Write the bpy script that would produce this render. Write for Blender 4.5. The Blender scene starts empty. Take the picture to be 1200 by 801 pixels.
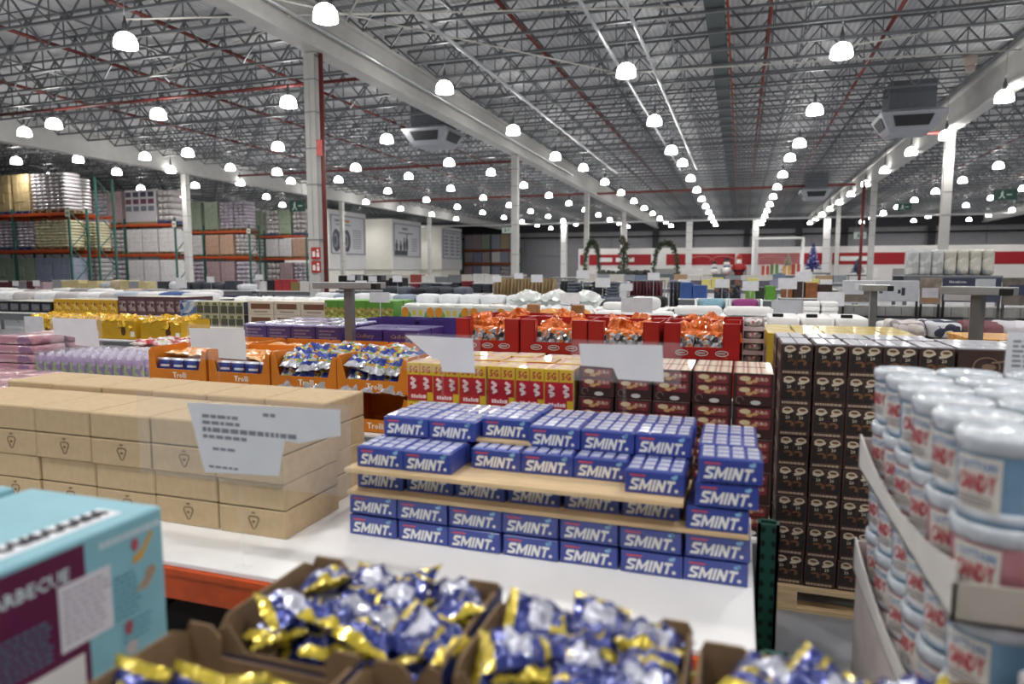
import bpy, math, random
from mathutils import Vector, Matrix, noise
random.seed(7)
PI = math.pi
scene = bpy.context.scene
C = scene.collection

# ------------------------------------------------------------------ camera, world, exposure
CAM_H = 1.8
cam = bpy.data.cameras.new('camera'); cam.lens = 24; cam.sensor_width = 36; cam.sensor_fit = 'HORIZONTAL'
cam.clip_start = 0.05; cam.clip_end = 300
cam.dof.use_dof = True; cam.dof.focus_distance = 5.5; cam.dof.aperture_fstop = 1.55
camo = bpy.data.objects.new('camera', cam); C.objects.link(camo)
camo.location = (0, 0, CAM_H)
camo.rotation_euler = (PI / 2 - math.atan(82.5 / 800), 0, math.radians(18.43))
scene.camera = camo
w = bpy.data.worlds.new('world'); scene.world = w; w.use_nodes = True
w.node_tree.nodes['Background'].inputs[0].default_value = (0.8, 0.85, 0.9, 1)
w.node_tree.nodes['Background'].inputs[1].default_value = 0.05
scene.view_settings.view_transform = 'Standard'
scene.view_settings.look = 'None'
scene.view_settings.gamma = 1
scene.view_settings.use_curve_mapping = False
scene.view_settings.exposure = 1.12
LAMP = 12.0                       # radiance of the lit lamp shades
LAMP_W = 165.0                    # watts thrown down by each lamp
scene.cycles.max_bounces = 6
scene.cycles.diffuse_bounces = 3
scene.cycles.glossy_bounces = 3
scene.cycles.transparent_max_bounces = 12

# ------------------------------------------------------------------ materials
def lin(h):
    h = h.lstrip('#')
    r = []
    for i in (0, 2, 4):
        c = int(h[i:i + 2], 16) / 255
        r.append(c / 12.92 if c <= 0.04045 else ((c + 0.055) / 1.055) ** 2.4)
    return r
MC = {}
def mat(hexc, rough=0.5, metal=0.0, var=0.08, scale=9.0, bump=0.0, coat=0.0, name=None, emit=0.0, stretch=None):
    key = (hexc, rough, metal, var, scale, bump, coat, emit, stretch)
    if key in MC: return MC[key]
    m = bpy.data.materials.new(name or 'surface_' + hexc.strip('#')); m.use_nodes = True
    nt = m.node_tree; b = nt.nodes['Principled BSDF']
    c = lin(hexc)
    b.inputs['Roughness'].default_value = rough
    b.inputs['Metallic'].default_value = metal
    if coat: b.inputs['Coat Weight'].default_value = coat; b.inputs['Coat Roughness'].default_value = 0.08
    if emit:
        b.inputs['Emission Color'].default_value = (1.0, 0.97, 0.93, 1); b.inputs['Emission Strength'].default_value = emit
    tc = nt.nodes.new('ShaderNodeTexCoord')
    src = tc.outputs['Object']
    if stretch:
        mp = nt.nodes.new('ShaderNodeMapping'); mp.inputs['Scale'].default_value = stretch
        nt.links.new(src, mp.inputs['Vector']); src = mp.outputs['Vector']
    n = nt.nodes.new('ShaderNodeTexNoise'); n.inputs['Scale'].default_value = scale; n.inputs['Detail'].default_value = 3
    nt.links.new(src, n.inputs['Vector'])
    r = nt.nodes.new('ShaderNodeValToRGB')
    r.color_ramp.elements[0].position = 0.3; r.color_ramp.elements[1].position = 0.7
    r.color_ramp.elements[0].color = [x * (1 - var) for x in c] + [1]
    r.color_ramp.elements[1].color = [min(1, x * (1 + var)) for x in c] + [1]
    nt.links.new(n.outputs['Fac'], r.inputs['Fac']); nt.links.new(r.outputs['Color'], b.inputs['Base Color'])
    if bump:
        bp = nt.nodes.new('ShaderNodeBump'); bp.inputs['Strength'].default_value = bump; bp.inputs['Distance'].default_value = 0.01
        nt.links.new(n.outputs['Fac'], bp.inputs['Height']); nt.links.new(bp.outputs['Normal'], b.inputs['Normal'])
    MC[key] = m
    return m
def clear_mat(name, tint=(1, 1, 1), alpha=0.1, rough=0.05):
    m = bpy.data.materials.new(name); m.use_nodes = True
    nt = m.node_tree; b = nt.nodes['Principled BSDF']
    b.inputs['Base Color'].default_value = (*tint, 1); b.inputs['Roughness'].default_value = rough
    n = nt.nodes.new('ShaderNodeTexNoise'); n.inputs['Scale'].default_value = 6
    r = nt.nodes.new('ShaderNodeMapRange'); r.inputs['To Min'].default_value = alpha * 0.8; r.inputs['To Max'].default_value = alpha * 1.2
    nt.links.new(n.outputs['Fac'], r.inputs['Value']); nt.links.new(r.outputs['Result'], b.inputs['Alpha'])
    return m
def stripe_mat(name, cols, scale, axis=0, rough=0.4, coat=0.0):
    """repeating printed stripes along one object axis"""
    m = bpy.data.materials.new(name); m.use_nodes = True
    nt = m.node_tree; b = nt.nodes['Principled BSDF']; b.inputs['Roughness'].default_value = rough
    if coat: b.inputs['Coat Weight'].default_value = coat
    tc = nt.nodes.new('ShaderNodeTexCoord'); sp = nt.nodes.new('ShaderNodeSeparateXYZ')
    nt.links.new(tc.outputs['Object'], sp.inputs[0])
    mu = nt.nodes.new('ShaderNodeMath'); mu.operation = 'MULTIPLY'; mu.inputs[1].default_value = scale
    fr = nt.nodes.new('ShaderNodeMath'); fr.operation = 'FRACT'
    nt.links.new(sp.outputs[axis], mu.inputs[0]); nt.links.new(mu.outputs[0], fr.inputs[0])
    r = nt.nodes.new('ShaderNodeValToRGB'); r.color_ramp.interpolation = 'CONSTANT'
    e = r.color_ramp.elements
    while len(e) < len(cols): e.new(0.5)
    for i, h in enumerate(cols):
        e[i].position = i / len(cols); e[i].color = lin(h) + [1]
    nt.links.new(fr.outputs[0], r.inputs['Fac']); nt.links.new(r.outputs['Color'], b.inputs['Base Color'])
    return m
def blotch_mat(name, cols, scale=20, rough=0.4, coat=0.0, metal=0.0, stretch=(1, 1, 1)):
    """busy flat print: cell pattern in a few colours"""
    m = bpy.data.materials.new(name); m.use_nodes = True
    nt = m.node_tree; b = nt.nodes['Principled BSDF']; b.inputs['Roughness'].default_value = rough; b.inputs['Metallic'].default_value = metal
    if coat: b.inputs['Coat Weight'].default_value = coat
    tc = nt.nodes.new('ShaderNodeTexCoord'); mp = nt.nodes.new('ShaderNodeMapping'); mp.inputs['Scale'].default_value = stretch
    v = nt.nodes.new('ShaderNodeTexVoronoi'); v.inputs['Scale'].default_value = scale
    nt.links.new(tc.outputs['Object'], mp.inputs[0]); nt.links.new(mp.outputs[0], v.inputs['Vector'])
    sp = nt.nodes.new('ShaderNodeSeparateColor'); nt.links.new(v.outputs['Color'], sp.inputs[0])
    r = nt.nodes.new('ShaderNodeValToRGB'); r.color_ramp.interpolation = 'CONSTANT'
    e = r.color_ramp.elements
    while len(e) < len(cols): e.new(0.5)
    for i, h in enumerate(cols):
        e[i].position = i / len(cols); e[i].color = lin(h) + [1]
    nt.links.new(sp.outputs[0], r.inputs['Fac']); nt.links.new(r.outputs['Color'], b.inputs['Base Color'])
    return m

# ------------------------------------------------------------------ mesh builder
class MB:
    def __init__(s): s.v = []; s.f = []; s.mi = []; s.sm = []
    def add(s, vs, fs, mi=0, smooth=False):
        o = len(s.v); s.v += [tuple(x) for x in vs]
        for f in fs: s.f.append([o + i for i in f]); s.mi.append(mi); s.sm.append(smooth)
        return s
    def box(s, x0, x1, y0, y1, z0, z1, mi=0):
        vs = [(x, y, z) for z in (z0, z1) for y in (y0, y1) for x in (x0, x1)]
        return s.add(vs, [(0, 2, 3, 1), (4, 5, 7, 6), (0, 1, 5, 4), (2, 6, 7, 3), (0, 4, 6, 2), (1, 3, 7, 5)], mi)
    def cbox(s, x0, x1, y0, y1, z0, z1, c=0.004, mi=0, top=None, front=None, right=None, left=None):
        """chamfered box, per-side material"""
        top = mi if top is None else top; front = mi if front is None else front
        right = mi if right is None else right; left = mi if left is None else left
        X = (x0, x1); Y = (y0, y1); Z = (z0, z1); sg = (1, -1)
        vs = []; idx = {}
        for i in (0, 1):
            for j in (0, 1):
                for k in (0, 1):
                    for a in range(3):
                        p = [X[i] + sg[i] * c, Y[j] + sg[j] * c, Z[k] + sg[k] * c]
                        p[a] = (X[i], Y[j], Z[k])[a]
                        idx[i, j, k, a] = len(vs); vs.append(p)
        I = idx
        def q(*t): return tuple(I[x] for x in t)
        s.add(vs, [], mi); o = len(s.v) - 24
        def fa(t, m): s.f.append([o + i for i in t]); s.mi.append(m); s.sm.append(False)
        fa(q((0,0,0,0),(0,0,1,0),(0,1,1,0),(0,1,0,0)), left); fa(q((1,0,0,0),(1,1,0,0),(1,1,1,0),(1,0,1,0)), right)
        fa(q((0,0,0,1),(1,0,0,1),(1,0,1,1),(0,0,1,1)), front); fa(q((0,1,0,1),(0,1,1,1),(1,1,1,1),(1,1,0,1)), mi)
        fa(q((0,0,0,2),(0,1,0,2),(1,1,0,2),(1,0,0,2)), mi); fa(q((0,0,1,2),(1,0,1,2),(1,1,1,2),(0,1,1,2)), top)
        for a, b in ((1, 2), (0, 2), (0, 1)):
            ax = 3 - a - b
            for p in (0, 1):
                for r in (0, 1):
                    t = [0, 0, 0]; t[a] = p; t[b] = r
                    t0 = list(t); t1 = list(t); t0[ax] = 0; t1[ax] = 1
                    fa((I[(*t0, a)], I[(*t1, a)], I[(*t1, b)], I[(*t0, b)]), mi)
        for i in (0, 1):
            for j in (0, 1):
                for k in (0, 1): fa((I[i,j,k,0], I[i,j,k,1], I[i,j,k,2]), mi)
        return s
    def bar(s, p, q, w, h=None, mi=0):
        """square bar between two points"""
        h = h or w
        p = Vector(p); q = Vector(q); d = (q - p).normalized()
        u = d.cross(Vector((0, 0, 1)))
        if u.length < 1e-4: u = Vector((1, 0, 0))
        u.normalize(); n = u.cross(d).normalized()
        vs = []
        for b in (p, q):
            for a, c in ((-1, -1), (1, -1), (1, 1), (-1, 1)): vs.append(b + u * (a * w / 2) + n * (c * h / 2))
        return s.add(vs, [(0, 1, 5, 4), (1, 2, 6, 5), (2, 3, 7, 6), (3, 0, 4, 7), (3, 2, 1, 0), (4, 5, 6, 7)], mi)
    def tube(s, pts, r, n=8, mi=0):
        pts = [Vector(p) for p in pts]; rings = []
        vs = []
        for i, p in enumerate(pts):
            d = (pts[min(i + 1, len(pts) - 1)] - pts[max(i - 1, 0)]).normalized()
            u = d.cross(Vector((0, 0, 1)))
            if u.length < 1e-3: u = Vector((1, 0, 0))
            u.normalize(); v = u.cross(d)
            rr = r[i] if isinstance(r, (list, tuple)) else r
            for k in range(n):
                a = 2 * PI * k / n; vs.append(p + (u * math.cos(a) + v * math.sin(a)) * rr)
        fs = [(i * n + k, i * n + (k + 1) % n, (i + 1) * n + (k + 1) % n, (i + 1) * n + k) for i in range(len(pts) - 1) for k in range(n)]
        s.add(vs, fs, mi, True)
        o = len(s.v) - len(vs)
        s.f.append([o + k for k in range(n)][::-1]); s.mi.append(mi); s.sm.append(False)
        s.f.append([o + (len(pts) - 1) * n + k for k in range(n)]); s.mi.append(mi); s.sm.append(False)
        return s
    def lathe(s, prof, n=16, mi=0, at=(0, 0, 0), mis=None):
        vs = [(at[0] + r * math.cos(2 * PI * k / n), at[1] + r * math.sin(2 * PI * k / n), at[2] + z) for r, z in prof for k in range(n)]
        o = len(s.v); s.v += vs
        for i in range(len(prof) - 1):
            for k in range(n):
                s.f.append([o + i * n + k, o + i * n + (k + 1) % n, o + (i + 1) * n + (k + 1) % n, o + (i + 1) * n + k])
                s.mi.append(mis[i] if mis else mi); s.sm.append(True)
        if prof[0][0] > 1e-6: s.f.append([o + k for k in range(n)][::-1]); s.mi.append(mis[0] if mis else mi); s.sm.append(False)
        if prof[-1][0] > 1e-6: s.f.append([o + (len(prof) - 1) * n + k for k in range(n)]); s.mi.append(mis[-1] if mis else mi); s.sm.append(False)
        return s
    def plate(s, pts, t=0.002, mi=0, axis='y'):
        """flat outline given as (x, z), standing at y=0 with thickness t towards +y"""
        n = len(pts)
        vs = [(x, 0, z) for x, z in pts] + [(x, t, z) for x, z in pts]
        fs = [tuple(range(n)), tuple(range(2 * n - 1, n - 1, -1))] + [(i, n + i, n + (i + 1) % n, (i + 1) % n) for i in range(n)]
        return s.add(vs, fs, mi)
    def ell(s, cx, cz, rx, rz, y=0.0, t=0.001, n=14, mi=0):
        pts = [(cx + rx * math.cos(2 * PI * k / n), cz + rz * math.sin(2 * PI * k / n)) for k in range(n)]
        o = len(s.v); s.plate(pts, t, mi)
        for i in range(o, len(s.v)): a = s.v[i]; s.v[i] = (a[0], a[1] + y - t, a[2])
        return s
    def blob(s, cx, cy, cz, rx, ry, rz, mi=0, n=10, m=6, seed=0, amp=0.0, fr=3.0):
        vs = []
        for i in range(m + 1):
            t = PI * i / m
            for k in range(n):
                a = 2 * PI * k / n
                d = Vector((math.sin(t) * math.cos(a), math.sin(t) * math.sin(a), -math.cos(t)))
                f = 1 + amp * noise.noise(d * fr + Vector((seed, 0, 0)))
                vs.append((cx + rx * d.x * f, cy + ry * d.y * f, cz + rz * d.z * f))
        fs = [(i * n + k, i * n + (k + 1) % n, (i + 1) * n + (k + 1) % n, (i + 1) * n + k) for i in range(m) for k in range(n)]
        return s.add(vs, fs, mi, True)
    def mesh(s, name, *mats):
        me = bpy.data.meshes.new(name); me.from_pydata(s.v, [], s.f)
        for m in mats: me.materials.append(m)
        me.polygons.foreach_set('material_index', s.mi); me.polygons.foreach_set('use_smooth', s.sm)
        me.update()
        return me
def softbox(w, d, h, seed=0, amp=0.02, p=4.0, n=20, m=10, fr=4.0, mi=0, crease=0.0):
    """a cushion-like superellipsoid resting on z=0"""
    b = MB(); vs = []
    def sp(c, e): return math.copysign(abs(c) ** e, c)
    for i in range(m + 1):
        t = -PI / 2 + PI * i / m
        for k in range(n):
            a = 2 * PI * k / n
            e1 = 2 / p; e2 = 2 / p
            x = sp(math.cos(t), e1) * sp(math.cos(a), e2); y = sp(math.cos(t), e1) * sp(math.sin(a), e2); z = sp(math.sin(t), e1)
            q = Vector((x * w / 2, y * d / 2, z * h / 2))
            f = amp * noise.noise(q * fr + Vector((seed * 3.1, 0, 0))) + crease * noise.noise(Vector((q.x * 3, q.y * fr * 5, q.z * 3 + seed)))
            nn = Vector((x, y, z)).normalized()
            if z < -0.3: nn.z = 0
            vs.append((q.x + nn.x * f, q.y + nn.y * f, q.z + h / 2 + nn.z * f))
    fs = [(i * n + k, i * n + (k + 1) % n, (i + 1) * n + (k + 1) % n, (i + 1) * n + k) for i in range(m) for k in range(n)]
    b.add(vs, fs, mi, True)
    return b
TC = {}
def text(s, width, material, shear=0.0, bold=0.0, height=None, bend=None):
    """flat lettering, centred, standing in the xz plane and read from -y; bend = cylinder radius"""
    key = (s, width, material.name, shear, bold, height, bend)
    if key in TC: return TC[key]
    cu = bpy.data.curves.new('lettering', 'FONT'); cu.body = s; cu.size = 1; cu.shear = shear; cu.offset = bold; cu.resolution_u = 1
    cu.align_x = 'CENTER'; cu.align_y = 'CENTER'
    o = bpy.data.objects.new('lettering', cu); C.objects.link(o)
    dg = bpy.context.evaluated_depsgraph_get(); dg.update()
    me = bpy.data.meshes.new_from_object(o.evaluated_get(dg)); bpy.data.objects.remove(o)
    xs = [v.co.x for v in me.vertices]; ys = [v.co.y for v in me.vertices]
    k = width / (max(xs) - min(xs)); cx = (max(xs) + min(xs)) / 2; cy = (max(ys) + min(ys)) / 2
    kz = height / (max(ys) - min(ys)) if height else k
    for v in me.vertices:
        x = (v.co.x - cx) * k; z = (v.co.y - cy) * kz
        v.co = (x, 0, z) if not bend else (bend * math.sin(x / bend), -bend * math.cos(x / bend), z)
    me.materials.clear(); me.materials.append(material)
    TC[key] = me
    return me

# ------------------------------------------------------------------ objects
def link(name, me, parent=None, loc=(0, 0, 0), rz=0.0, rx=0.0, ry=0.0, scale=None):
    o = bpy.data.objects.new(name, me); C.objects.link(o)
    o.location = loc
    if rz or rx or ry: o.rotation_euler = (rx, ry, rz)
    if scale: o.scale = scale
    if parent is not None: o.parent = parent
    return o
def tag(o, label, cat, group=None):
    o['label'] = label; o['category'] = cat
    if group: o['group'] = group
    return o
def struct(name, me, loc=(0, 0, 0), label=None):
    o = link(name, me, None, loc); o['kind'] = 'structure'
    if label: o['label'] = label
    return o
class Proto:
    """a thing and its parts; spawn() makes one individual that shares the meshes"""
    def __init__(s, name, me): s.name = name; s.me = me; s.parts = []
    def part(s, name, me, loc=(0, 0, 0), rz=0.0, rx=0.0, ry=0.0, label=None, subs=()):
        s.parts.append((name, me, loc, rz, rx, ry, label, subs)); return s
    def spawn(s, loc, label, cat, group=None, rz=0.0, rx=0.0, ry=0.0, scale=None, parts=True):
        r = link(s.name, s.me, None, loc, rz, rx, ry, scale); tag(r, label, cat, group)
        if parts:
            for (n, me, l, z, x, y, lb, subs) in s.parts:
                p = link(n, me, r, l, z, x, y)
                if lb: p['label'] = lb
                for (n2, me2, l2, z2) in subs: link(n2, me2, p, l2, z2)
        return r

NTH = ['first', 'second', 'third', 'fourth', 'fifth', 'sixth', 'seventh', 'eighth']
WHITE = mat('#f2f2f0', 0.45); TABLE = mat('#f8f8f8', 0.45, var=0.012); BLACK = mat('#141416', 0.5); GREY = mat('#8f9297', 0.45)
STEEL = mat('#8d9094', 0.38, 0.75, 0.1, 3.0); PAPER = mat('#e9eaf0', 0.6, var=0.03)
BEAM = mat('#6d7074', 0.5); ORANGE = mat('#d5541c', 0.42, var=0.12, scale=14); GREEN = mat('#1f5a4a', 0.42, var=0.12)
CARD = mat('#c6ae8a', 0.8, var=0.06, scale=30); CARDIN = mat('#826a4f', 0.85, var=0.1, scale=20)
ACRYL = clear_mat('clear_acrylic', (0.92, 0.93, 0.98), 0.08); ACRYL2 = clear_mat('clear_rod', (0.92, 0.93, 0.98), 0.05)
WOOD = mat('#dcc096', 0.6, var=0.16, scale=6, stretch=(1, 14, 14))
# ================================================================== the building
X0, X1, YB, YF = -62.0, 46.0, -16.0, 90.0
DECK = 8.75
floor_m = mat('#8f9298', 0.32, var=0.14, scale=0.8)
struct('floor', MB().box(X0, X1, YB, YF, -0.2, 0).mesh('floor', floor_m))
deck_m = stripe_mat('roof_deck', ['#b4b5b7', '#c4c5c6', '#acadaf', '#bfc0c2'], 3.2, 0, 0.6)
ceiling = struct('ceiling', MB().box(X0, X1, YB, YF, DECK, DECK + 0.2).mesh('ceiling', deck_m))
wall_m = mat('#8a898d', 0.7, var=0.06, scale=2)
wall_d = mat('#2b2b30', 0.7, var=0.2, scale=2)
wb = struct('wall_back', MB().box(X0, X1, YF, YF + 0.3, 0, DECK).mesh('wall_back', wall_m))
struct('wall_left', MB().box(X0 - 0.3, X0, YB, YF, 0, DECK).mesh('wall_left', wall_m))
struct('wall_right', MB().box(X1, X1 + 0.3, YB, YF, 0, DECK).mesh('wall_right', wall_m))
struct('wall_front', MB().box(X0, X1, YB - 0.3, YB, 0, DECK).mesh('wall_front', mat('#b9b9ba', 0.7)))
# back wall: dark upper band, cladding panels with recessed joints, dark posts, pipe
struct('trim_1', MB().box(X0, X1, YF - 0.5, YF, 7.0, DECK).mesh('dark_band', wall_d), label='dark band along the top of the back wall')
cl = MB().box(0, 5.85, -0.12, 0, 0, 2.9).mesh('wall_panel', wall_m)
for i in range(11): link('wall_panel', cl, wb, (-34 + i * 6.0, YF - 0.01, 3.9))
pm = MB().box(-0.35, 0.35, -0.45, 0, 0, 4.2).mesh('wall_post', wall_d)
for x in (-10.5, -6.2, 0.6, 6.5, 11.5, 20.5): link('wall_post', pm, wb, (x, YF - 0.13, 2.9))
link('wall_pipe', MB().tube([(X0 + 20, YF - 0.75, 6.3), (X1 - 1, YF - 0.75, 6.3)], 0.09).mesh('wall_pipe', BLACK), wb)

# girders along y, joists along x
GX = [-49.5, -29.9, -10.3, 7.6, 25.5, 43.4]
white_steel = mat('#c6c5c1', 0.5, var=0.06, scale=2)
gm = MB()
gm.box(-0.09, 0.09, YB, YF - 0.5, 7.35, 8.3); gm.box(-0.24, 0.24, YB, YF - 0.5, 7.27, 7.36); gm.box(-0.24, 0.24, YB, YF - 0.5, 8.28, 8.36)
girder = gm.mesh('girder', white_steel)
for x in GX: link('girder', girder, ceiling, (x, 0, 0))
joist_m = mat('#76797c', 0.4, 0.55, 0.12, 2.0)
JM = {}
def joist_mesh(L):
    k = round(L, 1)
    if k in JM: return JM[k]
    b = MB(); zb, zt = 7.78, 8.62
    b.box(0.15, L - 0.15, -0.035, 0.035, zt, zt + 0.06); b.box(1.1, L - 1.1, -0.035, 0.035, zb, zb + 0.06)
    n = int((L - 2.2) / 1.3); st = (L - 2.2) / n
    for i in range(n):
        a = 1.1 + i * st
        b.bar((a, 0, zb + 0.05), (a + st / 2, 0, zt), 0.04); b.bar((a + st / 2, 0, zt), (a + st, 0, zb + 0.05), 0.04)
        b.bar((a + st / 2, 0, zb + 0.05), (a + st / 2, 0, zt), 0.028)
    b.bar((0.15, 0, zt), (1.1, 0, zb + 0.05), 0.045); b.bar((L - 0.15, 0, zt), (L - 1.1, 0, zb + 0.05), 0.045)
    JM[k] = b.mesh('joist', joist_m); return JM[k]
NJ = 0
for i in range(55):
    y = 7.0 + i * 1.4545
    for a, b in zip(GX[:-1], GX[1:]):
        if a > 20 and y < 40: continue
        if a < -40 and y < 18: continue
        link('joist', joist_mesh(b - a), ceiling, (a, y, 0)); NJ += 1
bridge = MB().box(-0.025, 0.025, 6, YF - 1, 7.84, 7.88).mesh('bridging_rod', joist_m)
for x in (-44, -39, -34, -25.5, -20.2, -15.5, -6.6, -1.9, 4.2, 12, 17, 21, 30, 36): link('bridging_rod', bridge, ceiling, (x, 0, 0))
bd = MB()
for j in range(56):
    y = 6.4 + j * 1.4545
    bd.bar((0, y, 7.86), (0, y + 1.4545, 8.6), 0.03); bd.bar((0, y, 8.6), (0, y + 1.4545, 7.86), 0.03)
bdm = bd.mesh('cross_bridging', joist_m)
for x in (-36.5, -22.8, -17.6, -4.3, 1.4, 15.0): link('cross_bridging', bdm, ceiling, (x, 0, 0))
# sprinkler pipes
red_pipe = mat('#72302c', 0.4, var=0.12)
def pipe(name, pts, r, label, m=red_pipe, cat='pipe', group=None):
    o = link(name, MB().tube(pts, r).mesh(name, m), ceiling); o['label'] = label
    return o
for x in (-24.0, -18.7, -14.45, -5.7, 0.5, 3.5, 12.5, 17.5):
    pipe('sprinkler_pipe', [(x, 6, 8.2), (x, YF - 1, 8.2)], 0.055, 'thin red sprinkler pipe running the length of the hall under the roof', group='long red sprinkler pipes')
pipe('sprinkler_main', [(-29, 18.8, 7.6), (-10.6, 18.8, 7.6)], 0.055, 'red sprinkler main crossing the roof beside the first tall column')
pipe('sprinkler_main', [(-29, 34.7, 7.55), (-10.8, 34.7, 7.55)], 0.065, 'red sprinkler main crossing below the roof behind the second column')
pipe('sprinkler_main', [(-29, 50.5, 7.5), (7, 50.5, 7.5)], 0.08, 'red sprinkler main crossing the middle of the hall near the third column')
pipe('sprinkler_main', [(7.2, 31.0, 7.15), (5.0, 31.0, 7.15)], 0.06, 'short red pipe elbow hanging beside the right ceiling unit')
pipe('sprinkler_riser', [(6.7, 31.0, 7.1), (6.7, 31.0, 8.2)], 0.05, 'short upright red pipe dropping from the roof beside the ceiling unit')
pipe('sprinkler_riser', [(-10.22, 15.4, 0), (-10.22, 15.4, 7.25)], 0.06, 'upright red fire pipe running down the first tall column')
pipe('sprinkler_riser', [(7.0, 47.2, 0), (7.0, 47.2, 7.3)], 0.09, 'upright red fire pipe beside a far white column on the right')
for x, r in ((-3.55, 0.05), (-2.62, 0.05), (-10.0, 0.06), (-7.3, 0.05)):
    pipe('conduit', [(x, 6, 7.72), (x, 42, 7.72)], r, 'pale steel conduit running along under the roof trusses', mat('#c9cbcd', 0.3, 0.6), 'conduit', 'steel conduits under the trusses')
pipe('conduit', [(-38, 73.0, 7.0), (30, 73.0, 7.0)], 0.1, 'long white pipe crossing the far end of the hall', mat('#d8d9da', 0.4), 'pipe')
rods = [((-13, 9, 7.7), (-3.5, 21.5, 7.75)), ((-4, 21, 7.7), (7.0, 22.5, 7.75)), ((-9, 14.6, 7.6), (-6.2, 12.2, 8.4)), ((-17.5, 17, 7.7), (-10.5, 15.5, 8.3)), ((-14, 13, 7.7), (-1, 16.5, 7.7)), ((2.5, 20.5, 7.7), (6.5, 21.5, 8.3))]
for a, b in rods:
    pipe('brace_rod', [a, b], 0.022, 'thin pale brace rod slanting across the roof trusses', mat('#cfcdc6', 0.4), 'rod', 'slanting brace rods')
# dark cable tray
tr = MB(); tr.box(-1.0, -0.55, 6, YF - 2, 7.86, 7.9); tr.box(-1.0, -0.97, 6, YF - 2, 7.9, 7.98); tr.box(-0.58, -0.55, 6, YF - 2, 7.9, 7.98)
link('cable_tray', tr.mesh('cable_tray', mat('#3f4a4c', 0.5)), ceiling)['label'] = 'dark grey cable tray running the length of the roof'
pipe('sprinkler_pipe', [(-0.48, 6, 7.9), (-0.48, YF - 1, 7.9)], 0.03, 'thin orange-red pipe alongside the dark cable tray', mat('#a5492a', 0.4))

# columns
def column_proto(w, h, m, base=True):
    b = MB(); t = 0.022
    b.box(-w / 2, w / 2, -w / 2, -w / 2 + t, 0, h); b.box(-w / 2, w / 2, w / 2 - t, w / 2, 0, h); b.box(-t / 2, t / 2, -w / 2, w / 2, 0, h)
    b.box(-w / 2 + 0.02, w / 2 - 0.02, -w / 2 + t, w / 2 - t, 0.03, h - 0.03)
    p = Proto('support_column', b.mesh('support_column', m))
    cap = MB().box(-w * 0.62, w * 0.62, -w * 0.62, w * 0.62, 0, 0.03).mesh('cap_plate', m)
    p.part('cap_plate', cap, (0, 0, h)); p.part('base_plate', cap, (0, 0, 0))
    band = MB(); e = w / 2 + 0.008
    band.box(-e, e, -e, -e + 0.008, 0, 0.03); band.box(-e, e, e - 0.008, e, 0, 0.03); band.box(-e, -e + 0.008, -e, e, 0, 0.03); band.box(e - 0.008, e, -e, e, 0, 0.03)
    bm = band.mesh('cable_band', GREY)
    for z in (2.6, 4.0, 4.9, 5.8, 6.6): p.part('cable_band', bm, (0, 0, z))
    return p
colp = column_proto(0.31, 7.22, white_steel)
lab = {(-10.3, 15.4): 'first tall white steel column with a red pipe down its side', (-10.3, 31.4): 'tall white steel column standing behind the khaki clothes rail',
       (-29.9, 31.4): 'white steel column in front of the pallet racking', (7.6, 31.4): 'white steel column rising behind the wrapped tissue stack'}
for x in (-29.9, -10.3, 7.6):
    for y in (15.4, 31.4, 47.4, 63.4):
        if y == 15.4 and x != -10.3: continue
        colp.spawn((x - (0.17 if y == 15.4 else 0), y, 0), lab.get((x, y), 'slender white steel column carrying a roof girder far down the hall'), 'column', None if (x, y) in lab else 'far roof columns', parts=True)
farp = column_proto(0.6, 7.0, mat('#efeeec', 0.5))
for x in (-18.6, -12.0, -5.2, 1.3, 7.9): farp.spawn((x, 74.0, 0), 'thick bright white column in front of the red and white wall', 'column', 'white columns before the red wall')
# alarm sounder and signs on the first column
s = MB().cbox(-0.07, 0.07, -0.06, 0, -0.1, 0.1, 0.01).mesh('alarm_box', mat('#e0706a', 0.4))
for z, l in ((5.02, 'upper small red alarm box on the first tall column'), (4.82, 'lower small red alarm box on the first tall column')):
    o = tag(link('alarm_box', s, None, (-10.24, 15.3, z)), l, 'alarm')
for z, t, l in ((2.27, 'extinguisher', 'upper square red fire sign on the first tall column'), (1.92, 'hose', 'lower square red fire sign on the first tall column')):
    sg = MB().box(-0.14, 0.14, -0.012, 0, -0.15, 0.15).mesh('fire_sign', mat('#b23226', 0.5))
    o = tag(link('fire_sign', sg, None, (-10.40, 15.23, z)), l, 'sign')
    ic = MB(); ic.box(-0.10, -0.02, -0.002, 0, -0.09, 0.05); ic.box(0.02, 0.1, -0.002, 0, -0.1, 0.02); ic.ell(0.06, 0.07, 0.035, 0.035, 0)
    link('pictogram', ic.mesh('pictogram', WHITE), o, (0, -0.0125, 0))

# ------------------------------------------------------------------ lamps
lamp_m = mat('#ffffff', 0.4, var=0.0, emit=LAMP, name='lit_lamp_shade')
DR = [(0.25, 0.0), (0.247, 0.09), (0.228, 0.19), (0.18, 0.27), (0.11, 0.315), (0.08, 0.325)]
lamp_light = bpy.data.lights.new('lamp_light', 'SPOT'); lamp_light.energy = LAMP_W; lamp_light.spot_size = math.radians(168); lamp_light.spot_blend = 0.9
lamp_light.shadow_soft_size = 0.16; lamp_light.color = (1.0, 0.97, 0.94)
dome = MB().lathe(DR, 14).mesh('lamp_shade', lamp_m)
HOUS = mat('#4a4c50', 0.5)
hous = MB().lathe([(0.075, 0.325), (0.055, 0.36), (0.055, 0.52), (0.03, 0.6), (0.012, 0.7)], 8).mesh('lamp_housing', HOUS)
stem = MB().tube([(0, 0, 0.69), (0, 0, DECK - 6.85)], 0.012, 5).mesh('lamp_stem', STEEL)
far_lamp = MB()
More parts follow.
